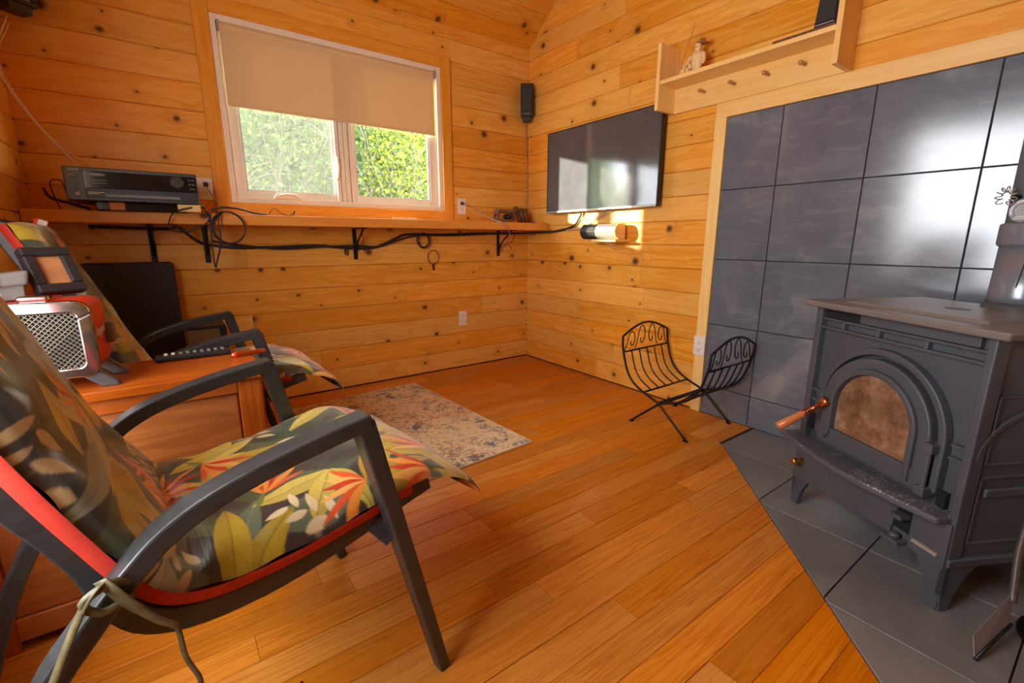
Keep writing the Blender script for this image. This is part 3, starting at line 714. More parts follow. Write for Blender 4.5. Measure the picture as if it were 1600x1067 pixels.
# lower front: ash door, latch and block
m = MB(); m.prism([(.0,.11),(.40,.135),(.415,.262),(.0,.262)], F, -.022, .012); m.build('ash_door', stove_m, st, bevel=.004)
MB().box(.405,.455,-.01,.012,.13,.262).build('latch_recess', dark, st)
lt = MB().box(.398,.452,-.05,.0,.128,.142).build('latch', stove_m, st, bevel=.003)
MB().lathe([(.014,.142),(.014,.152),(.006,.156)], Matrix.Translation((.425,-.03,0)), 14).build('latch_eye', stove_m, lt, smooth=True)
MB().box(.41,.446,-.045,-.01,.205,.218).build('latch', stove_m, st, bevel=.003)
MB().box(.455,SWd+.004,-.02,.012,.13,.262).build('lower_block', stove_m, st, bevel=.003)
MB().box(.47,.54,-.028,-.018,.158,.168).build('lower_rib', plain('worn_edge', lin(150,136,126), .4), st, bevel=.002)
MB().lathe([(.012,0),(.012,.008),(.007,.012),(.007,.024),(.013,.03),(.013,.04),(.008,.046)], Matrix.Translation((.039,-.02,.19))@Matrix.Rotation(math.pi/2,4,'X'), 16).build('draft_knob', brass, st, smooth=True)
# skirt and legs
MB().box(-.012, SWd+.012, -.012, SD+.012, .138, .162).build('base_frame', stove_m, st, bevel=.004)
for u,dp,su,sd in ((-.008,-.012,1,1),(SWd+.008,-.012,-1,1),(-.008,SD+.012,1,-1),(SWd+.008,SD+.012,-1,-1)):
    m = MB()
    for (a,b) in ((1,0),(0,1)):
        prof_ = [(0,.14),(.105,.14),(.078,.118),(.056,.08),(.040,.035),(.034,.0),(.006,.0),(0,.05)]
        T_ = .016
        if a: m.prism(prof_, lambda q_,v,w:(u+su*q_, dp+sd*w, v), 0, T_)
        else: m.prism(prof_, lambda q_,v,w:(u+su*w, dp+sd*q_, v), 0, T_)
    m.build('leg', stove_m, st, bevel=.002)
# top with a raised griddle
m = MB(); m.hexa([(-.04,-.038,.768),(.595,-.038,.768),(.595,.455,.768),(-.04,.455,.768)], [(-.048,-.046,.79),(.603,-.046,.79),(.603,.462,.79),(-.048,.462,.79)])
top_lit_m = plain('stove_top_lit_iron', lin(126,122,116), .4, .2, scale=20)  # paler than the body: warm reflected light put into the colour
tp = m.build('top_plate', top_lit_m, st, bevel=.006, seg=3)
m = MB(); m.hexa([(.06,.03,.7895),(.5,.03,.7895),(.5,.31,.7895),(.06,.31,.7895)], [(.07,.04,.797),(.49,.04,.797),(.49,.30,.797),(.07,.30,.797)]); gd = m.build('griddle', top_lit_m, tp, bevel=.002)
MB().lathe([(.034,.797),(.034,.7978),(.02,.7979)], Matrix.Translation((.285,.20,0))@Matrix.Diagonal((1,.75,1,1)), 20).build('griddle_recess', plain('recess', lin(54,50,48), .5), gd)
# side panel (toward the camera): frames and arched rib
G = lambda u,v,w: (SWd+w, u, v)
def sring(a,b,c,d,w=.008): 
    m = MB()
    for q_ in ((a,b,c,c+w),(a,b,d-w,d),(a,a+w,c,d),(b-w,b,c,d)): m.box(SWd-.002,SWd+.005,q_[0],q_[1],q_[2],q_[3])
    return m
sring(.035,.385,.43,.62).build('side_rib', stove_m, st, bevel=.002)
sring(.035,.385,.20,.40).build('side_rib', stove_m, st, bevel=.002)
MB().box(SWd-.002,SWd+.009,.055,.365,.34,.365).build('side_rib', stove_m, st, bevel=.004)
ar = lambda r: [(.21-r*1.25*math.cos(math.pi*i/20), .45+r*.85*math.sin(math.pi*i/20)) for i in range(21)]
MB().band(ar(.165), ar(.152), G, -.002, .007).build('side_rib', stove_m, st, bevel=.002)
MB().box(SWd-.002,SWd+.02,.10,.16,.745,.762).build('side_lug', stove_m, st, bevel=.003)
# door handle: coil and turned wood, and a small draft rod
A_ = Vector((.118,-.03,.455)); Bv = Vector((.066,-.165,.345))
dv = (Bv-A_)
hp = MB().lathe([(.019,0),(.019,.012),(.013,.018),(.012,.03)], Matrix.Translation(A_)@dv.to_track_quat('Z','Y').to_matrix().to_4x4(), 16).build('handle_boss', copper, st, smooth=True)
MB().tube([A_+dv*.1, A_+dv*.4], [.007,.009], 10).build('handle_rod', copper, st, smooth=True)
coil = []
ax = dv.normalized(); o1 = ax.orthogonal().normalized(); o2 = ax.cross(o1)
for i in range(60):
    a = i/60*2*math.pi*5; coil.append(A_+dv*(.30+.2*i/60)+(o1*math.cos(a)+o2*math.sin(a))*.0125)
MB().tube(coil, .0024, 6).build('handle_coil', copper, st, smooth=True)
turned = plain('turned_handle', lin(196,112,60), .3, scale=30)
MB().lathe([(.010,.0),(.0135,.008),(.0125,.04),(.0145,.06),(.0155,.096),(.012,.102)], Matrix.Translation(A_+dv*.44)@dv.to_track_quat('Z','Y').to_matrix().to_4x4(), 16).build('handle_grip', turned, st, smooth=True)
rd = MB().tube([(.0,-.02,.31),(-.03,-.07,.305)], .003, 8).build('draft_rod', silver, st)
MB().lathe([(.001,-.009),(.007,-.006),(.009,0),(.007,.006),(.001,.009)], Matrix.Translation((-.032,-.073,.305)), 12).build('draft_ball', brass, rd, smooth=True)
MB().lathe([(.082,.55),(.092,.57),(.095,.78),(.088,.80),(.080,.81)], Matrix.Translation((.267,.447,0)), 32).build('flue_collar', stove_m, st, smooth=True)

# stove pipe
pcx, pcy = SA[0]+.267*-.48443715+.447*.87482607, SA[1]+.267*-.87482607+.447*-.48443715
pipe = empty('stove_pipe', 'grey black stove pipe rising from the back of the stove', 'stove pipe', (pcx,pcy,.812))
pm = plain('pipe_enamel', lin(128,130,138), .25, .35, scale=10)
MB().lathe([(.082,0),(.080,.02),(.078,.175)], None, 40).build('lower_pipe', pm, pipe, smooth=True)
MB().lathe([(.079,.17),(.085,.175),(.086,.18),(.086,.232),(.085,.237),(.076,.242)], None, 40).build('collar', pm, pipe, smooth=True)
MB().lathe([(.076,.23),(.076,2.23)], None, 40).build('upper_pipe', pm, pipe, smooth=True)
sd_ = MB().tube([(-.0805,.012,.05),(-.0805,.004,.14),(-.0865,-.002,.2)], .0012, 5).build('seam', dark, pipe)
# damper coil handle
dd = Vector((-.75,.62,0)).normalized(); cp = []
for i in range(90):
    a = i/90*2*math.pi*9; ph = i/90*math.pi*1.7-.9; rr = .022
    ctr = dd*(.115+rr*math.cos(ph)*1.0)+Vector((0,0,rr*math.sin(ph))); cp.append(ctr+Vector((0,0,1)).cross(dd)*math.cos(a)*.008+(dd*math.cos(ph)+Vector((0,0,math.sin(ph))))*math.sin(a)*.008+Vector((0,0,.315)))
MB().tube([dd*.07+Vector((0,0,.315)), dd*.095+Vector((0,0,.315))], .006, 8).build('damper_rod', iron, pipe)
MB().tube(cp, .0018, 5).build('damper_coil', silver, pipe, smooth=True)
# magnetic thermometer on the pipe
th = empty('pipe_thermometer', 'round magnetic thermometer stuck on the stove pipe', 'thermometer', (pcx,pcy,.812+.275))
fd = Vector((-.86,.42,0)).normalized(); tm = Matrix.Translation(fd*.0765)@fd.to_track_quat('Z','Y').to_matrix().to_4x4()
MB().lathe([(.034,0),(.034,.004),(.032,.006)], tm, 32).build('dial', plain('dial_face', lin(140,142,146), .4), th)
ringp = lambda r,a0,a1,n=40: [(r*math.cos(a0+(a1-a0)*i/n), r*math.sin(a0+(a1-a0)*i/n)) for i in range(n+1)]
TF = lambda u,v,w: tm@Vector((u,v,w))
MB().band(ringp(.031,-.4,3.6), ringp(.024,-.4,3.6), TF, .006, .0066).build('scale_ring', ink, th)
for r_ in (.016,.011,.006): MB().band(ringp(r_,0,6.283), ringp(r_-.0016,0,6.283), TF, .006, .007).build('bimetal_spring', ink, th)
for zz, ww in ((-.018,.014),(-.0235,.018)):
    m = MB(); m.box(-ww,ww,zz-.0016,zz+.0016,.006,.0066); m.v = [tuple(tm@Vector(v)) for v in m.v]; m.build('print_line', ink, th)

# ------------------------------------------------------------------ firewood rack
rk = empty('firewood_rack', 'curved black wrought-iron firewood rack with scrolls in front of the wall', 'firewood rack', (2.0,1.4,0))
ra, rb = -.008, .40
barL = [(.266,.472),(.258,.395),(.222,.285),(.176,.228),(.104,.189),(.009,.154),(-.064,.097),(-.172,.006)]
def bar(sgn, x):
    return spline([(x, sgn*y, z) for y, z in barL], 5)
for sgn in (1,-1):
    pn = None
    for x in (ra, rb):
        b = MB().tube(bar(sgn,x), .0062, 8).build('side_bar', iron, rk, smooth=True)
        P = bar(sgn,x)[-1]; MB().box(P.x-.008,P.x+.008,P.y-.012,P.y+.012,.001,.006).build('foot', iron, b)
    topc = [(ra+(rb-ra)*i/14, sgn*(.266+.004*math.sin(math.pi*i/14)), .472+.062*math.sin(math.pi*i/14)) for i in range(15)]
    MB().tube(topc, .0062, 8).build('top_arch', iron, rk, smooth=True)
    MB().tube([(ra,sgn*.255,.385),(rb,sgn*.255,.385)], .0055, 8).build('rail', iron, rk, smooth=True)
    MB().tube([(ra,sgn*.104,.189),(rb,sgn*.104,.189)], .0055, 8).build('rail', iron, rk, smooth=True)
    MB().tube([(ra,sgn*.009,.154),(rb,sgn*.009,.154)], .0055, 8).build('rail', iron, rk, smooth=True)
    for k in range(1,6):
        x = ra+(rb-ra)*k/6
        MB().tube(spline([(x,sgn*.255,.385),(x,sgn*.222,.285),(x,sgn*.176,.228),(x,sgn*.104,.189)],4), .0042, 6).build('slat', iron, rk, smooth=True)
    # scrolls between top arch and rail
    for k in range(4):
        dirn = 1 if k < 2 else -1; x0_ = ra+(.012+.088*k) if dirn > 0 else rb-(.012+.088*(3-k))
        xm = x0_+dirn*.055; H = .472+.062*math.sin(math.pi*(xm-ra)/(rb-ra))-.385-.008
        S_ = [(0,.06),(.014,.22),(.024,.5),(.036,.82),(.056,1.0),(.078,.88),(.086,.6),(.078,.34),(.062,.24),(.050,.34),(.054,.46)]
        MB().tube(spline([(x0_+dirn*a, sgn*.260, .385+H*b) for a,b in S_],4), .003, 6).build('scroll', iron, rk, smooth=True)

# ------------------------------------------------------------------ hearth tools at the right edge
ts = empty('tool_stand', 'black iron fireplace tool stand on the hearth at the right edge', 'tool stand', (1.70,-.07,.002))
MB().lathe([(.11,0),(.11,.008),(.09,.014),(.02,.018),(.012,.03)], None, 28).build('base', iron, ts, smooth=True)
MB().tube([(0,0,.02),(0,0,.66)], .009, 10).build('post', iron, ts, smooth=True)
MB().tube([(-.09,.05,.60),(0,0,.61),(.09,-.05,.60)], .006, 8).build('hook_bar', iron, ts, smooth=True)
hs = empty('hearth_shovel', 'flat grey hearth shovel leaning beside the right front stove leg', 'shovel', (1.453,.079,.002))
blade = [Vector((.0,.0,.002)),Vector((.026,.014,.048)),Vector((.174,-.023,.123)),Vector((.135,-.035,.058))]
nrm = (blade[1]-blade[0]).cross(blade[3]-blade[0]).normalized()*.003
MB().hexa(blade, [b+nrm for b in blade]).build('blade', plain('shovel_steel', lin(126,118,114), .5, .4), hs, bevel=.001)
MB().tube([blade[0]+Vector((0,0,.004)),blade[3]], .0045, 8).build('blade_rim', iron, hs, smooth=True)
MB().tube(spline([(.165,-.027,.10),(.178,-.022,.14),(.211,-.014,.27),(.25,-.035,.52),(.262,-.05,.62)],5), .0085, 8).build('handle', plain('handle_steel', lin(112,100,96), .4, .6), hs, smooth=True)
MB().lathe([(.004,0),(.013,.01),(.014,.03),(.006,.042)], Matrix.Translation((.262,-.05,.615)), 12).build('knob', brass, hs, smooth=True)

# ------------------------------------------------------------------ lounge chairs with printed cushions
def smooth_path(pts, n):
    P = spline([(a,0,b) for a,b in pts], 10); L = [0]
    for i in range(1,len(P)): L.append(L[-1]+(P[i]-P[i-1]).length)
    xs = np.interp(np.linspace(0,L[-1],n), L, [q.x for q in P]); zs = np.interp(np.linspace(0,L[-1],n), L, [q.z for q in P])
    return xs, zs, L[-1]
CUSH = [(.112,.40),(.085,.438),(.04,.470),(-.05,.484),(-.17,.468),(-.29,.452),(-.41,.452),(-.475,.475),(-.515,.525),(-.55,.60),(-.592,.70),(-.642,.83),(-.69,.95),(-.728,1.04)]
def paint_print(U, V, seed):
    """tropical leaf and flower print, painted in cloth coordinates (metres)"""
    R_ = random.Random(seed); n = U.shape[0]
    C = np.empty((n,3)); C[:] = lin(50,50,46)
    vmax = float(V.max()); umax = float(U.max())
    def leafmask(x, y, ang, L, Wd, curve=0.0, pw=.75):
        a = (U-x)*math.cos(ang)+(V-y)*math.sin(ang); b = -(U-x)*math.sin(ang)+(V-y)*math.cos(ang)
        t = a/L; b = b-curve*L*t*t
        hw = Wd*np.power(np.clip(np.sin(np.pi*np.clip(t,0,1)),0,1), pw)*(1.12-.35*np.clip(t,0,1))
        al = np.clip((hw-np.abs(b))/.0018, 0, 1)*(t > 0)*(t < 1)
        return al, t, b/np.maximum(hw,1e-6), b
    def over(al, col):
        k = np.nonzero(al > 0)[0]
        C[k] = C[k]*(1-al[k,None])+np.array(col)*al[k,None]
    def leaf(x, y, ang, L, Wd, col, vein=None, curve=0.0, shade=None):
        m, t, b, bd = leafmask(x,y,ang,L,Wd,curve)
        over(m, col)
        if shade is not None: over(m*np.clip(bd/.002,0,1), shade)
        if vein is not None:
            over(m*np.clip(1.5-np.abs(bd)/.0012,0,1), vein)
            st_ = np.clip((np.abs(((t*6+np.abs(b)*.8)%1)-.5)-.44)/.03, 0, 1)
            over(m*st_*.3, vein)
    green = [lin(70,82,46),lin(62,78,60),lin(84,96,58),lin(96,112,88)]
    grid = []
    y = 0.0
    while y < vmax+.1:
        x = -.02+R_.uniform(0,.06)
        while x < umax+.05:
            grid.append((x+R_.uniform(-.02,.02), y+R_.uniform(-.03,.03))); x += .095
        y += .075
    R_.shuffle(grid)
    for (x,y) in grid:                                        # broad green leaves beneath
        if R_.random() < .35: continue
        g_ = R_.choice(green); leaf(x, y, R_.uniform(0,6.28), R_.uniform(.15,.24), R_.uniform(.024,.04), g_, tuple(q*1.5 for q in g_), R_.uniform(-.25,.25), tuple(q*.8 for q in g_))
    ye = [lin(206,176,52),lin(188,160,44),lin(212,188,84)]; cr = [lin(214,190,132),lin(196,176,128),lin(226,206,160)]
    k = 0
    for (x,y) in grid[::3]:
        k += 1
        if k%3 != 0:                                          # yellow pair of leaves
            c = R_.choice(ye); a = R_.uniform(0,6.28)
            for j in range(R_.choice((2,3,3))):
                leaf(x, y, a+(j-1)*.75, R_.uniform(.12,.165), R_.uniform(.024,.034), c, tuple(q*.45 for q in c), .1*(j-1), tuple(q*.82 for q in c))
        else:
            a = R_.uniform(0,6.28); c = R_.choice(cr)
            for j in range(6): leaf(x+.017*j*math.cos(a), y+.017*j*math.sin(a), a+(.9 if j%2 else -.9), .05, .0095, c)
    sheen_l = [lin(164,172,150), lin(190,188,160), lin(150,160,146)]
    for (x,y) in [g_ for g_ in grid if g_[1] > .62][::4]:      # pale leaves on the back, part print, part cloth sheen put into colour
        c = R_.choice(sheen_l); leaf(x, y, R_.uniform(0,6.28), R_.uniform(.11,.19), R_.uniform(.018,.03), c, tuple(q*.6 for q in c), R_.uniform(-.2,.2), tuple(q*.8 for q in c))
    for (x,y) in grid[1::5]:                                  # bird-of-paradise flowers
        a = R_.uniform(0,6.28); rd_ = [lin(206,58,30),lin(226,86,36),lin(190,40,28)]; orr = [lin(236,150,52),lin(240,176,90)]
        leaf(x-.05*math.cos(a), y-.05*math.sin(a), a, .06, .008, lin(110,120,60))
        for j in range(6): leaf(x, y, a+(j-2.5)*.27, R_.uniform(.08,.13), R_.uniform(.007,.0115), R_.choice(rd_) if j%2 == 0 else R_.choice(orr), None, (j-2.5)*.05)
    return C
def print_mat():
    t = NT('tropical_print_cloth'); a = t.n('ShaderNodeAttribute', attribute_name='Print'); g = t.n('ShaderNodeNewGeometry')
    nz = t.noise(g.outputs['Position'], 700, 2); t.bump(nz.outputs[0], .08, .001)
    return t.fin(a.outputs['Color'], .33, **{'Specular_IOR_Level': .8, 'Sheen_Weight': .25})
printm = print_mat()
CW, NU, NV = .515, 240, 580
xs, zs, CL = smooth_path(CUSH, NV)
def cushion_mesh(seed):
    tx, tz = np.gradient(xs), np.gradient(zs); ln = np.hypot(tx,tz); nx, nz_ = tz/ln, -tx/ln     # normal up / forward
    sgn = 1 if nz_[NV//4] > 0 else -1; nx *= sgn; nz_ *= sgn
    vs_ = []; U = []; V = []
    for j in range(NV):
        v = CL*j/(NV-1)
        end = min(1.0, min(j, NV-1-j)/23.0); end = math.sqrt(max(0.0, 1-(1-end)**2))
        for i in range(NU):
            u = i/(NU-1); e = abs(2*u-1); T = (.018+.040*min(1,v/.22))*(1-e**5)**.5*end+.004
            y_ = .018+CW*u
            w1 = noise.noise(Vector((u*3.1, v*7.0, seed)))*.010+noise.noise(Vector((u*9, v*18, seed+5)))*.004
            # crease where seat meets back, and puckers radiating from the sides
            cr = math.exp(-((v-.60)/.035)**2)*.022; pk = math.sin(v*46+math.sin(u*7)*1.5)*.0035*e**2
            off = T+(w1+pk)*end-cr*(1-e**4)
            fl = .03*max(0,1-v/.12)*(e**3)*(1 if u < .5 else .3)
            vs_.append((xs[j]+nx[j]*off+fl, y_, zs[j]+nz_[j]*off-fl*.5)); U.append(u*CW); V.append(v)
    fs = [(j*NU+i, j*NU+i+1, (j+1)*NU+i+1, (j+1)*NU+i) for j in range(NV-1) for i in range(NU-1)]
    me = bpy.data.meshes.new('cushion_cover'); me.from_pydata(vs_, [], fs); me.materials.append(printm)
    C = paint_print(np.array(U), np.array(V), seed)
    at = me.color_attributes.new('Print', 'FLOAT_COLOR', 'POINT')
    at.data.foreach_set('color', np.hstack([C, np.ones((C.shape[0],1))]).astype(np.float32).ravel())
    me.polygons.foreach_set('use_smooth', [True]*len(me.polygons)); me.update()
    if me.polygons[NU*NV//4].normal.z < 0: me.flip_normals()
    # red backing: underside and side band
    m = MB(); n2 = 90; idx = [int(round(q)) for q in np.linspace(int(NV*.16),NV-1,n2)]; rows = []
    for j in idx:
        rows.append([(xs[j]+nx[j]*.006, .012, zs[j]+nz_[j]*.006),(xs[j]-nx[j]*.014, .014, zs[j]-nz_[j]*.014),(xs[j]-nx[j]*.014, .014+CW+.008, zs[j]-nz_[j]*.014),(xs[j]+nx[j]*.006, .024+CW, zs[j]+nz_[j]*.006)])
    b0 = [p for r in rows for p in r]
    m.add(b0, [(4*j+k, 4*j+k+1, 4*j+5+k, 4*j+4+k) for j in range(n2-1) for k in range(3)])
    return me, m.mesh('cushion_backing')
def chair(P0, rz, label, seed, tie):
    e = empty('lounge_chair', label, 'chair', (P0[0],P0[1],0), rz, 'lounge chairs with leaf-print cushions')
    CWD = .55
    arm = [(-.167,.668),(-.205,.664),(-.313,.645),(-.406,.620),(-.468,.590),(-.514,.550),(-.568,.490),(-.621,.420),(-.70,.265),(-.785,.002)]
    rail = [(-.745,1.04),(-.70,.93),(-.655,.81),(-.614,.69),(-.578,.615),(-.553,.555),(-.535,.485),(-.50,.435),(-.431,.410),(-.316,.408),(-.185,.430),(-.092,.454),(.0,.474)]
    for y_, yr in ((0,.042),(CWD,CWD-.042)):
        MB().ribbon([Vector((-.158,y_,.670))]+spline([(a,y_,b) for a,b in arm],4)[1:], (0,1,0), [.046]*40, .030).build('arm_and_rear_leg', framewood, e, bevel=.004) if False else None
        pa = [Vector((-.150,y_,.672))]+spline([(a,y_,b) for a,b in arm],4)[2:]
        MB().ribbon(pa, (0,1,0), .046, .031).build('arm_and_rear_leg', framewood, e, bevel=.004)
        MB().ribbon([(-.162,y_,.672),(-.003,y_,.0)], (0,1,0), [.044,.036], [.036,.027]).build('front_leg', framewood, e, bevel=.004)
        MB().ribbon(spline([(a,yr,b) for a,b in rail],4), (0,1,0), .028, .040).build('seat_rail', framewood, e, bevel=.003)
        MB().ribbon([(-.135,yr-.0,.440),(-.105,y_+(yr-y_)*.4,.40)], (0,1,0), .03, .05).build('rail_bracket', framewood, e, bevel=.003)
    for s_, z_ in ((-.03,.462),(-.40,.414),(-.73,1.0)):
        MB().box(s_-.014,s_+.014,.04,CWD-.04,z_-.013,z_+.013).build('crossbar', framewood, e, bevel=.003)
    m = MB(); pts = spline([(a,0,b+.012) for a,b in rail],3)
    m.add([(p.x,yy,p.z) for p in pts for yy in (.05,CWD-.05)], [(2*i,2*i+1,2*i+3,2*i+2) for i in range(len(pts)-1)])
    o = m.build('sling', sling, e, smooth=True); sm = o.modifiers.new('thick','SOLIDIFY'); sm.thickness = .006
    cov, back = CM[seed]
    back_o = link('cushion_backing', back, e, smooth=True)
    cv = link('cushion', cov, e)
    if tie:
        tm_ = plain('tie_cloth', lin(96,86,54), .5, var=.85, scale=60)
        def strap(P, w, nm): 
            o = MB().ribbon(spline(P,5), (.5,-.5,.35), w, .0025).build(nm, tm_, e, smooth=True); return o
        strap([(-.535,-.005,.545),(-.548,-.030,.560),(-.566,-.034,.540),(-.59,-.032,.49),(-.618,-.033,.43),(-.66,-.034,.35),(-.68,-.03,.27)], [.015]*31, 'tie_strap')
        strap([(-.545,-.024,.565),(-.535,-.034,.55),(-.52,-.037,.52),(-.495,-.038,.48),(-.478,-.036,.455),(-.474,-.034,.40),(-.462,-.035,.35),(-.466,-.03,.31)], [.020]*12+[.016]*8+[.008]*16, 'tie_strap')
        MB().tube(spline([(-.51,-.012,.535),(-.535,-.028,.558),(-.565,-.03,.545),(-.548,-.03,.522),(-.515,-.02,.525)],4), .0055, 8).build('tie_knot', tm_, e, smooth=True)
    return e
CM = {21: cushion_mesh(21), 34: cushion_mesh(34)}
for c_, b_ in CM.values(): b_.materials.append(redcloth)
RZ = math.atan2(.08,.56)
chair((.409,.836), RZ, 'near lounge chair with dark frame and tropical leaf cushion', 21, True)
chair((.376,1.862), math.radians(3.9), 'far lounge chair with leaf cushion behind the red radio', 34, False)
# clip on the far cushion
cl = empty('cloth_clip', 'small red and white clip on top of the far chair cushion', 'clip', (-.315,2.03,1.02), .1)
MB().obox((0,0,.01), (.03,.022,.06), Matrix.Rotation(.35,3,'Y')).build('jaw', redp, cl, bevel=.004)
MB().obox((.012,0,.028), (.022,.026,.018), Matrix.Rotation(.35,3,'Y')).build('spring', white, cl, bevel=.003)

# ------------------------------------------------------------------ cabinet table between the chairs
TZ = .635; cx0, cx1, cy0, cy1 = -.478, .178, 1.475, 1.762
cab = empty('side_cabinet', 'reddish brown wooden cabinet table between the two chairs', 'cabinet', ((cx0+cx1)/2,(cy0+cy1)/2,0))
hx, hy = (cx1-cx0)/2, (cy1-cy0)/2
MB().box(-hx,hx,-hy-.012,hy+.012,TZ-.026,TZ).build('top', stain_x, cab, bevel=.004)
MB().box(-hx+.012,hx-.012,-hy+.016,hy-.012,.02,TZ-.026).build('carcass', stain_x, cab)
stain_z = wood('stained_cabinet_upright', 2, lin(186,106,50), lin(164,86,36), lin(118,56,22), .32, knots=False, tint=.1)
for a,b in ((-hx+.008,-hx+.06),(hx-.068,hx-.008)): MB().box(a,b,-hy,-hy+.02,.0,TZ-.027).build('stile', stain_z, cab, bevel=.003)
MB().box(-hx+.06,hx-.068,-hy,-hy+.02,TZ-.065,TZ-.027).build('rail', stain_x, cab, bevel=.003)
MB().box(-hx+.06,hx-.068,-hy,-hy+.02,.03,.09).build('rail', stain_x, cab, bevel=.003)
MB().box(-hx+.063,hx-.072,-hy+.008,-hy+.02,.092,TZ-.067).build('panel', stain_x, cab, bevel=.003)
for dy0,dz0,dz1 in ((0,.36,TZ-.04),(0,.06,.34)): MB().box(hx-.012,hx-.002,-hy+.03,hy-.03,dz0,dz1).build('drawer_front', stain_z, cab, bevel=.003)

# ------------------------------------------------------------------ red retro radio
rad = empty('retro_radio', 'red retro radio speaker with chrome front and wire grille', 'radio', (-.305,1.60,TZ), math.radians(-4))
RX, RYF, RYB, RZ0, RZ1 = .135, -.085, .085, .035, .218
def rrect(hx_, z0_, z1_, r, n=6):
    P = []
    for cx_,cz_,a0 in ((hx_-r,z1_-r,0),(-hx_+r,z1_-r,90),(-hx_+r,z0_+r,180),(hx_-r,z0_+r,270)):
        for i in range(n+1):
            a = math.radians(a0+90*i/n); P.append((cx_+r*math.cos(a), cz_+r*math.sin(a)))
    return P
FR = lambda u,v,w: (u,w,v)
MB().prism(rrect(RX,RZ0,RZ1,.03), FR, RYF+.012, RYB).build('body', redp, rad, bevel=.008, seg=3)
o_, i_ = rrect(RX+.003,RZ0-.003,RZ1+.003,.032), rrect(RX-.024,RZ0+.022,RZ1-.026,.016)
ch = MB(); ch.band(o_+[o_[0]], i_+[i_[0]], FR, RYF-.008, RYF+.014); ch.build('chrome_front', chrome, rad, bevel=.006, seg=3)
MB().prism(rrect(RX-.022,RZ0+.02,RZ1-.024,.016), FR, RYF+.004, RYF+.011).build('grille_backing', dark, rad)
m = MB(); ix, za, zb = RX-.024, RZ0+.021, RZ1-.025
q = -ix-(zb-za)
while q < ix:
    for sgn in (1,-1):
        pts = []
        for zz in (za,zb):
            pts.append((q+(zz-za) if sgn>0 else q+(zb-zz), zz))
        (xa,z1a),(xb,z2a) = pts
        def cut(xv): 
            t = (xv-xa)/(xb-xa); return (xv, z1a+(z2a-z1a)*t)
        p1, p2 = (xa,z1a),(xb,z2a)
        if sgn > 0:
            if p1[0] < -ix: p1 = cut(-ix)
            if p2[0] > ix: p2 = cut(ix)
        else:
            if p1[0] > ix: p1 = cut(ix)
            if p2[0] < -ix: p2 = cut(-ix)
        if abs(p1[0]-p2[0]) > .004: m.tube([(p1[0],RYF+.0005+sgn*.0012,p1[1]),(p2[0],RYF+.0005+sgn*.0012,p2[1])], .0009, 4)
    q += .0115
m.build('wire_grille', plain('grille_wire', lin(132,116,92), .45, .3), rad)
for x_, y_ in ((RX+.005,RYF+.01),(RX+.005,RYB-.03),(-RX-.005,RYF+.01),(-RX-.005,RYB-.03)):
    s_ = 1 if x_ > 0 else -1
    m = MB(); m.prism([(-.05,.05),(-.01,.05),(.03,.012),(.034,.0),(.0,.0),(-.04,.035)], lambda u,v,w:(x_+s_*(u-.005), y_+w, v), -.011, .014)
    m.build('foot', plain('foot_black_silver', lin(96,94,94), .25, .5) if 'foot_black_silver' not in bpy.data.materials else bpy.data.materials['foot_black_silver'], rad, bevel=.004)
for x_ in (-.085,.03):
    MB().box(x_-.03,x_+.03,-.045,-.01,RZ1-.001,RZ1+.014).build('control_dial', chrome, rad, bevel=.012, seg=3)
MB().box(RX-.004,RX+.02,.04,.075,.09,.145).build('side_knob', lampgrey, rad, bevel=.008, seg=3)
text('lettering', 'keyped', .034, ink, rad, Matrix.Translation((RX+.0008,-.005,.135))@Matrix.Rotation(math.pi/2,4,'Z')@Matrix.Rotation(math.pi/2,4,'X'), .0008)
# framed picture and grey gadget on top of the radio
RT = TZ+RZ1
pf = empty('picture_frame', 'small black framed picture leaning on top of the red radio', 'picture frame', (-.235,1.645,RT+.010), math.radians(34))
Tm = Matrix.Rotation(math.radians(-27),4,'X')
m = MB(); fw, fh, fb = .05, .125, .024
for a,b,c,d in ((-fw,fw,0,fb),(-fw,fw,fh-fb,fh),(-fw,-fw+fb,fb,fh-fb),(fw-fb,fw,fb,fh-fb)): m.box(a,b,-.016,.012,c,d)
m.v = [tuple(Tm@Vector(v)) for v in m.v]; m.build('moulding', black, pf, bevel=.004)
m = MB(); m.box(-fw+fb-.004,fw-fb+.004,-.006,.004,fb-.004,fh-fb+.004); m.v = [tuple(Tm@Vector(v)) for v in m.v]; m.build('picture', plain('picture_print', lin(170,112,70), .4, var=.4, scale=30), pf)
m = MB(); m.box(-.02,.02,.013,.016,0.01,.11); m.v = [tuple(Tm@Vector(v)) for v in m.v]; m.build('easel_leg', black, pf)
gd_ = empty('grey_gadget', 'small grey gadget with a sloped head standing on the red radio', 'gadget', (-.318,1.60,RT+.003), .3)
MB().box(-.022,.022,-.012,.02,.0,.04).build('stand', lampgrey, gd_, bevel=.003)
m = MB(); m.hexa([(-.055,-.025,.03),(.03,-.02,.035),(.03,.03,.035),(-.05,.03,.03)], [(-.045,-.02,.062),(.036,-.015,.07),(.036,.028,.07),(-.04,.026,.062)]); m.build('head', lampgrey, gd_, bevel=.008, seg=3)
MB().box(-.052,-.02,-.026,-.02,.034,.058).build('lens', blackm, gd_, bevel=.002)
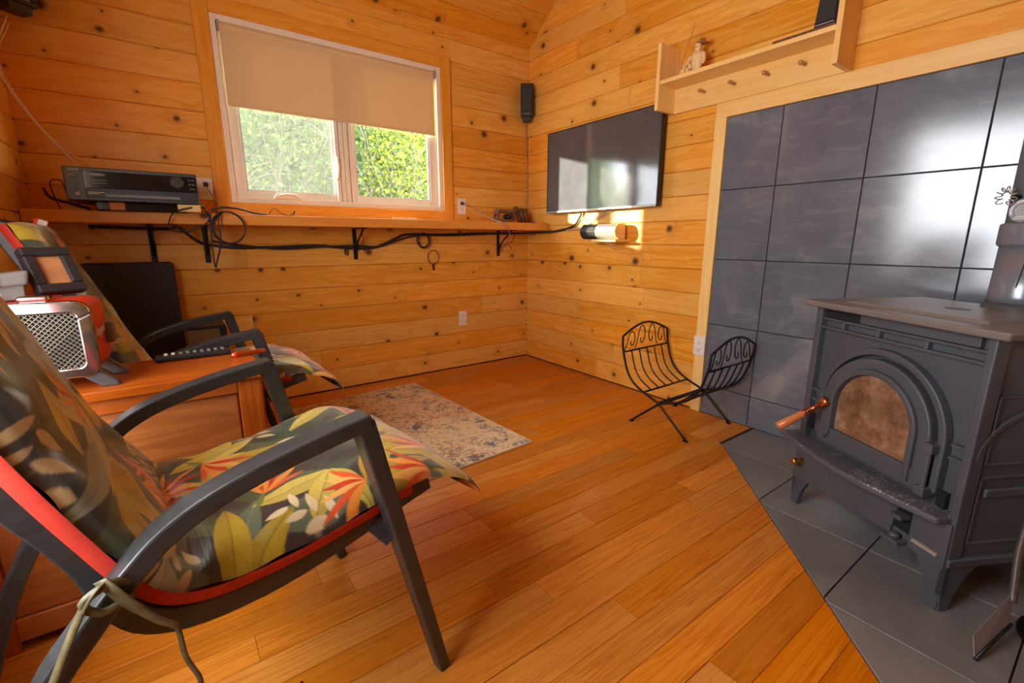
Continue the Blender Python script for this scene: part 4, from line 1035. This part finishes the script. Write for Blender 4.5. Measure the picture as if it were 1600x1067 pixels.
# remote and pen on the cabinet
rm = empty('remote_control', 'black remote control with pale buttons lying on the cabinet', 'remote', (.022,1.728,TZ+.001), math.radians(1))
MB().box(-.098,.098,-.022,.022,0,.018).build('case', black, rm, bevel=.007, seg=3)
for i in range(9):
    for j in range(3): MB().box(-.075+i*.0185,-.066+i*.0185,-.014+j*.011,-.008+j*.011,.0175,.0205).build('button', white if i < 2 else bm_, rm, bevel=.001)
pn = empty('red_pen', 'red and silver cigar-shaped lighter lying on the cabinet', 'pen', (.165,1.66,TZ+.0085), math.radians(8))
MB().lathe([(.006,-.05),(.008,-.045),(.008,.045),(.006,.05)], Matrix.Rotation(math.pi/2,4,'Y'), 12).build('barrel', copper, pn, smooth=True)
MB().lathe([(.0084,-.046),(.0084,-.03)], Matrix.Rotation(math.pi/2,4,'Y'), 12).build('band', redp, pn, smooth=True)

# ------------------------------------------------------------------ things along the back wall behind the far chair
bp = empty('black_screen', 'large black rounded rectangular screen standing below the receiver', 'screen', (-.175,3.02,0))
FB = lambda u,v,w: (u,w,v)
MB().prism(rrect(.186,.10,.885,.022), FB, -.02, .05).build('shell', blackm, bp, bevel=.008, seg=3)
MB().box(-.12,.12,-.06,.08,0,.012).build('base', black, bp, bevel=.003)
MB().box(-.05,.05,-.0,.03,.01,.12).build('stem', black, bp)
bs = empty('storage_box', 'small olive box with black rim on a stand behind the chair arm', 'box', (.105,2.93,0))
MB().box(-.085,.085,-.07,.09,.40,.55).build('carton', plain('olive_card', lin(120,96,50), .6), bs, bevel=.003)
MB().box(-.09,.09,-.075,.095,.54,.556).build('lid', black, bs, bevel=.003)
MB().box(.06,.092,-.077,.095,.39,.545).build('edge', black, bs, bevel=.003)
for x_ in (-.07,.07):
    for y_ in (-.05,.07): MB().box(x_-.01,x_+.01,y_-.01,y_+.01,0,.40).build('leg', black, bs)

# ------------------------------------------------------------------ rug, vent
def rugmat():
    t = NT('distressed_rug'); g = t.n('ShaderNodeNewGeometry'); p = g.outputs['Position']
    n1 = t.noise(p, 7.5, 7, .78, .5); n2 = t.noise(t.vmath('ADD',p,(5.,3.,1.)), 5.5, 6, .75, .4); n3 = t.noise(t.vmath('ADD',p,(9.,1.,4.)), 3.6, 6, .72, .6); n4 = t.noise(p, 260, 3, .7); n5 = t.noise(p, 60, 4, .75)
    c = t.mix(n4.outputs[0], lin(224,196,146), lin(238,214,170))
    sp = lambda x_, th, k: t.math('MULTIPLY', t.math('SUBTRACT', t.math('ADD', x_, t.math('MULTIPLY', t.math('SUBTRACT', n5.outputs[0], .5), .7)), th, clamp=True), k, clamp=True)
    c = t.mix(sp(n1.outputs[0], .50, 7.), c, lin(96,98,112))
    c = t.mix(sp(n2.outputs[0], .56, 6.), c, lin(206,124,56))
    c = t.mix(sp(n3.outputs[0], .57, 6.), c, lin(132,112,88))
    t.bump(n4.outputs[0], .5, .004); return t.fin(c, .95)
rug = empty('area_rug', 'distressed beige and grey rug with rust blotches on the floor', 'rug', (1.354,1.677,0.0005), math.radians(3.2))
m = MB(); m.box(-.82,0,0,1.25,0,.009); m.build('pile', rugmat(), rug, bevel=.003)
m = MB(); m.tube([(-.82,0,.005),(0,0,.005),(0,1.25,.005),(-.82,1.25,.005)], .0055, 6, closed=True); m.build('binding', plain('rug_binding', lin(216,190,154), .9), rug)
fv = empty('floor_vent', 'white metal floor vent under the near chair', 'vent', (.245,1.43,0.0005), math.radians(20))
MB().box(-.12,.12,-.045,.045,0,.005).build('frame', white, fv, bevel=.002)
for i in range(10): MB().box(-.1+i*.021,-.09+i*.021,-.032,.032,.004,.0062).build('slat', white, fv)

# ------------------------------------------------------------------ cords
def cord(pts, r, mat, label, name='cord', cat='cord', n=6, grp='cords around the shelf'):
    o = MB().tube(spline(pts, n), r, 6).build(name, mat, None, smooth=True); return tag(o, label, cat, grp)
yb = D-.012; ys = SY-.012; zu = SZ0-.03
cord([(LX+.06,3.06,SZ1+.10),(-.40,2.98,SZ1+.055),(-.33,2.93,SZ1+.03),(-.27,2.90,SZ1+.008)], .006, cord_black, 'thick black cord beside the receiver on the left end of the shelf')
cord([(-.385,3.05,SZ1+.008),(-.40,3.02,SZ1+.12),(-.36,3.0,SZ1+.135),(-.345,2.97,SZ1+.09),(-.335,2.93,SZ1+.04)], .0025, cord_black, 'thin black cord arching left of the receiver')
cord([(-.30,3.08,SZ0-.012),(.0,3.0,SZ0-.02),(.05,2.86,SZ0-.014),(.15,yb,.98),(.30,yb,.955),(.50,yb,.955),(.75,yb,.962),(.95,yb,.945),(1.12,yb,.948),(1.25,yb,.995),(1.36,yb,1.035),(1.6,yb,1.035),(1.9,yb,1.045),(2.2,3.05,1.05),(2.36,2.95,1.055),(2.425,2.75,1.065),(2.425,2.55,1.10),(2.424,2.46,1.19)], .0085, cord_black, 'main black cable run fixed under the whole shelf')
cord([(.20,yb-.01,.99),(.33,yb-.01,.968),(.55,yb-.01,.945),(.78,yb-.01,.955),(1.0,yb-.012,.962),(1.15,yb-.01,.955),(1.3,yb-.01,1.0),(1.45,yb-.01,1.03),(1.7,yb-.01,1.03),(2.05,3.08,1.045)], .006, cord_black, 'second thinner black cable below the middle of the shelf')
# coil hanging at the receiver corner
cpts = []
for i in range(26):
    a = i/25*2*math.pi*2.05+1.9; cpts.append((.262+.072*math.cos(a)+.004*math.sin(a*.5), ys-.012-.0006*i, 1.058+.078*math.sin(a)))
cord([(.165,2.86,SZ1+.03),(.17,2.81,SZ1+.02),(.18,ys,SZ1-.01),(.195,ys-.004,1.09)]+cpts+[(.22,ys-.02,.99),(.205,ys-.01,.93),(.188,ys,.875),(.186,ys,.86),(.18,ys,.88),(.182,ys,1.0),(.185,ys,1.09),(.19,ys+.0,SZ1+.01),(.20,2.86,SZ1+.012)], .0038, cord_black, 'black cord wound in a hanging coil at the receiver corner', n=5)
cord([(.162,2.82,SZ1+.04),(.155,2.79,SZ1+.03),(.08,2.74,SZ1+.012),(.035,ys-.04,SZ1-.01),(.015,ys-.02,1.06),(.05,ys-.015,1.035),(.11,ys-.015,1.045),(.165,ys-.015,1.075),(.185,ys-.01,1.10)], .0035, cord_black, 'black cord looping left of the hanging coil')
cord([(.208,D-.03,1.275),(.24,D-.06,1.21),(.27,2.97,SZ1+.02),(.33,2.95,SZ1+.006),(.40,2.96,SZ1+.006)], .0028, cord_grey, 'grey cord dropping from the outlet beside the receiver')
cord([(.20,2.9,SZ1+.02),(.26,2.9,SZ1+.035),(.33,2.9,SZ1+.03),(.40,2.905,SZ1+.012),(.46,2.91,SZ1+.005)], .005, cord_black, 'black cables bunched on the shelf right of the receiver')
cord([(.47,2.92,SZ1+.004),(.50,2.93,SZ1+.04),(.54,2.93,SZ1+.015),(.58,2.93,SZ1+.004),(.61,2.94,SZ1+.03),(.60,2.95,SZ1+.004)], .002, cord_black, 'tangle of thin wire on the shelf below the crank')
# plug in the outlet right of the window and its cord
cord([(1.808,D-.03,1.264),(1.86,D-.06,1.245),(1.93,D-.12,1.18),(1.97,SY+.03,SZ1+.006),(1.99,SY-.008,SZ1-.005),(2.05,SY-.006,1.06),(2.13,2.95,.98),(2.25,3.08,.93)], .0032, cord_grey, 'grey cord from the right outlet crossing over the shelf edge')
tag(MB().box(1.798,1.82,D-.03,D-.0105,1.253,1.275).build('plug', black, bevel=.003), 'black plug in the outlet right of the window', 'plug', 'plugs in the outlets')
tag(MB().box(.195,.217,D-.035,D-.0105,1.28,1.302).build('plug', black, bevel=.003), 'black plug in the outlet beside the receiver', 'plug', 'plugs in the outlets')
# small coil and key ring under the shelf
cpts = [(1.475+.047*math.cos(a)*(1+.06*math.sin(a*1.7)), yb-.02-.002*math.sin(a*.6), .995+.05*math.sin(a)*(1+.05*math.cos(a*1.3))) for a in [i/60*2*math.pi*5 for i in range(61)]]
tag(MB().tube(cpts, .0052, 6).build('cord_coil', cord_black, None, smooth=True), 'tight black cord coil hanging under the right of the window', 'cord', 'cords around the shelf')
kr = empty('key_ring', 'large thin wire ring with a key hanging under the shelf', 'key ring', (1.555,yb-.006,.875))
MB().tube([(.044*math.cos(i/30*6.283), 0, .05*math.sin(i/30*6.283)) for i in range(30)], .0025, 6, closed=True).build('ring', iron, kr, smooth=True)
MB().box(-.008,.005,-.003,.003,-.095,-.05).build('key', iron, kr, bevel=.002)
for j, x_ in enumerate((.92,.935)):
    tag(MB().box(x_,x_+.008,yb-.006,yb+.004,.905-.008*j,.955-.004*j).build('cable_clip', black, bevel=.002), 'small black cable clip left of the middle bracket' if j == 0 else 'lower black cable clip touching the middle bracket', 'clip', 'cable clips')
def twist(x, z_a, z_b, label):
    P = [(x+.006*math.sin(i*1.1)+.0, yb-.004+.004*math.cos(i*1.1), z_a+(z_b-z_a)*i/20) for i in range(21)]
    tag(MB().tube(P, .0022, 5).build('twisted_wire', cord_black, None, smooth=True), label, 'wire', 'cords around the shelf')
twist(1.045, SZ0-.004, .915, 'twisted wire hanging beside the middle bracket')
cord([(2.23,3.0,SZ0-.01),(2.22,3.03,.99),(2.17,3.08,.95),(2.155,yb,.90)], .003, plain('cord_red', lin(120,44,30), .5), 'red twisted wire beside the bracket nearest the corner')
# television wires
for i,(ya,yc) in enumerate(((2.44,2.49),(2.40,2.45),(2.20,2.47),(2.12,2.47))):
    cord([(W-.03,ya,1.215),(W-.012,ya+(yc-ya)*.5,1.15),(W-.014,yc,1.085),(W-.016,2.62,1.075)], .003, cord_grey if i%2 else cord_white, ('grey wire','white wire','grey wire','white wire')[i]+' '+('furthest left under the television','second from left under the television','slanting from the television middle','rightmost slanting from the television')[i], grp='wires under the television')
# pale speaker wires at the left corner
cord([(-.42,2.97,1.90),(-.47,2.9,1.70),(-.40,2.93,1.50),(-.31,2.99,1.36),(-.285,3.03,1.31)], .0035, cord_white, 'pale speaker wire running from the left speaker to the receiver')
cord([(-.42,2.985,1.88),(-.465,2.92,1.70),(-.385,2.96,1.48),(-.27,3.02,1.35),(-.17,3.04,1.305)], .0025, cord_white, 'thin second pale speaker wire reaching the receiver top')
cord([(2.36,3.07,1.92),(2.40,3.10,1.88),(2.425,3.103,1.6),(2.425,3.1,1.2)], .003, cord_grey, 'speaker wire running down the wall corner')
cord([(.12,.98,.006),(.10,.90,.006),(.03,.86,.006),(-.10,.83,.006),(-.22,.80,.006)], .005, cord_black, 'black cord lying on the floor under the near chair', grp='cord on the floor')
# ------------------------------------------------------------------ ornaments on the shelf
def ornament(name, label, loc, rz, kind):
    e = empty(name, label, 'ornament', loc, rz)
    if kind == 0:
        MB().box(-.07,.07,-.03,.03,0,.022).build('base', brownwood, e, bevel=.004)
        MB().box(-.085,-.06,-.03,.03,.0,.085).build('end_block', brownwood, e, bevel=.006)
        MB().box(-.075,.085,-.028,.028,.07,.097).build('top_beam', brownwood, e, bevel=.006)
        MB().box(.06,.085,-.03,.03,.02,.075).build('end_block', brownwood, e, bevel=.006)
        MB().lathe([(.016,-.03),(.02,-.01),(.02,.01),(.016,.03)], Matrix.Translation((.02,0,.045))@Matrix.Rotation(math.pi/2,4,'X'), 14).build('roller', gloss_black, e, smooth=True)
        MB().lathe([(.004,0),(.012,.006),(.012,.014),(.004,.02)], Matrix.Translation((-.1,0,.055))@Matrix.Rotation(math.pi/2,4,'Y'), 12).build('knob', brownwood, e, smooth=True)
    else:
        for i,x_ in enumerate((-.032,.0,.032)):
            MB().tube([(x_-.02,0,.106),(x_,-.004,.06),(x_+.018,0,.0)], [.012,.0165,.014], 10).build('stave', brownwood, e, smooth=True)
        MB().box(-.065,.04,-.02,.02,.09,.112).build('cross_piece', brownwood, e, bevel=.005)
        MB().box(-.068,-.04,-.018,.018,.08,.126).build('horn', brownwood, e, bevel=.005)
ornament('wood_ornament', 'dark carved wooden ornament with roller on the shelf end', (2.09,2.95,SZ1+.001), 0, 0)
ornament('stave_ornament', 'dark ribbed wooden ornament on the shelf nearest the corner', (2.27,2.97,SZ1+.001), -.2, 1)
tag(MB().box(1.18,1.345,2.90,2.915,SZ1+.001,SZ1+.012).build('wood_stick', carv, bevel=.003), 'pale stick lying on the shelf below the window', 'stick')
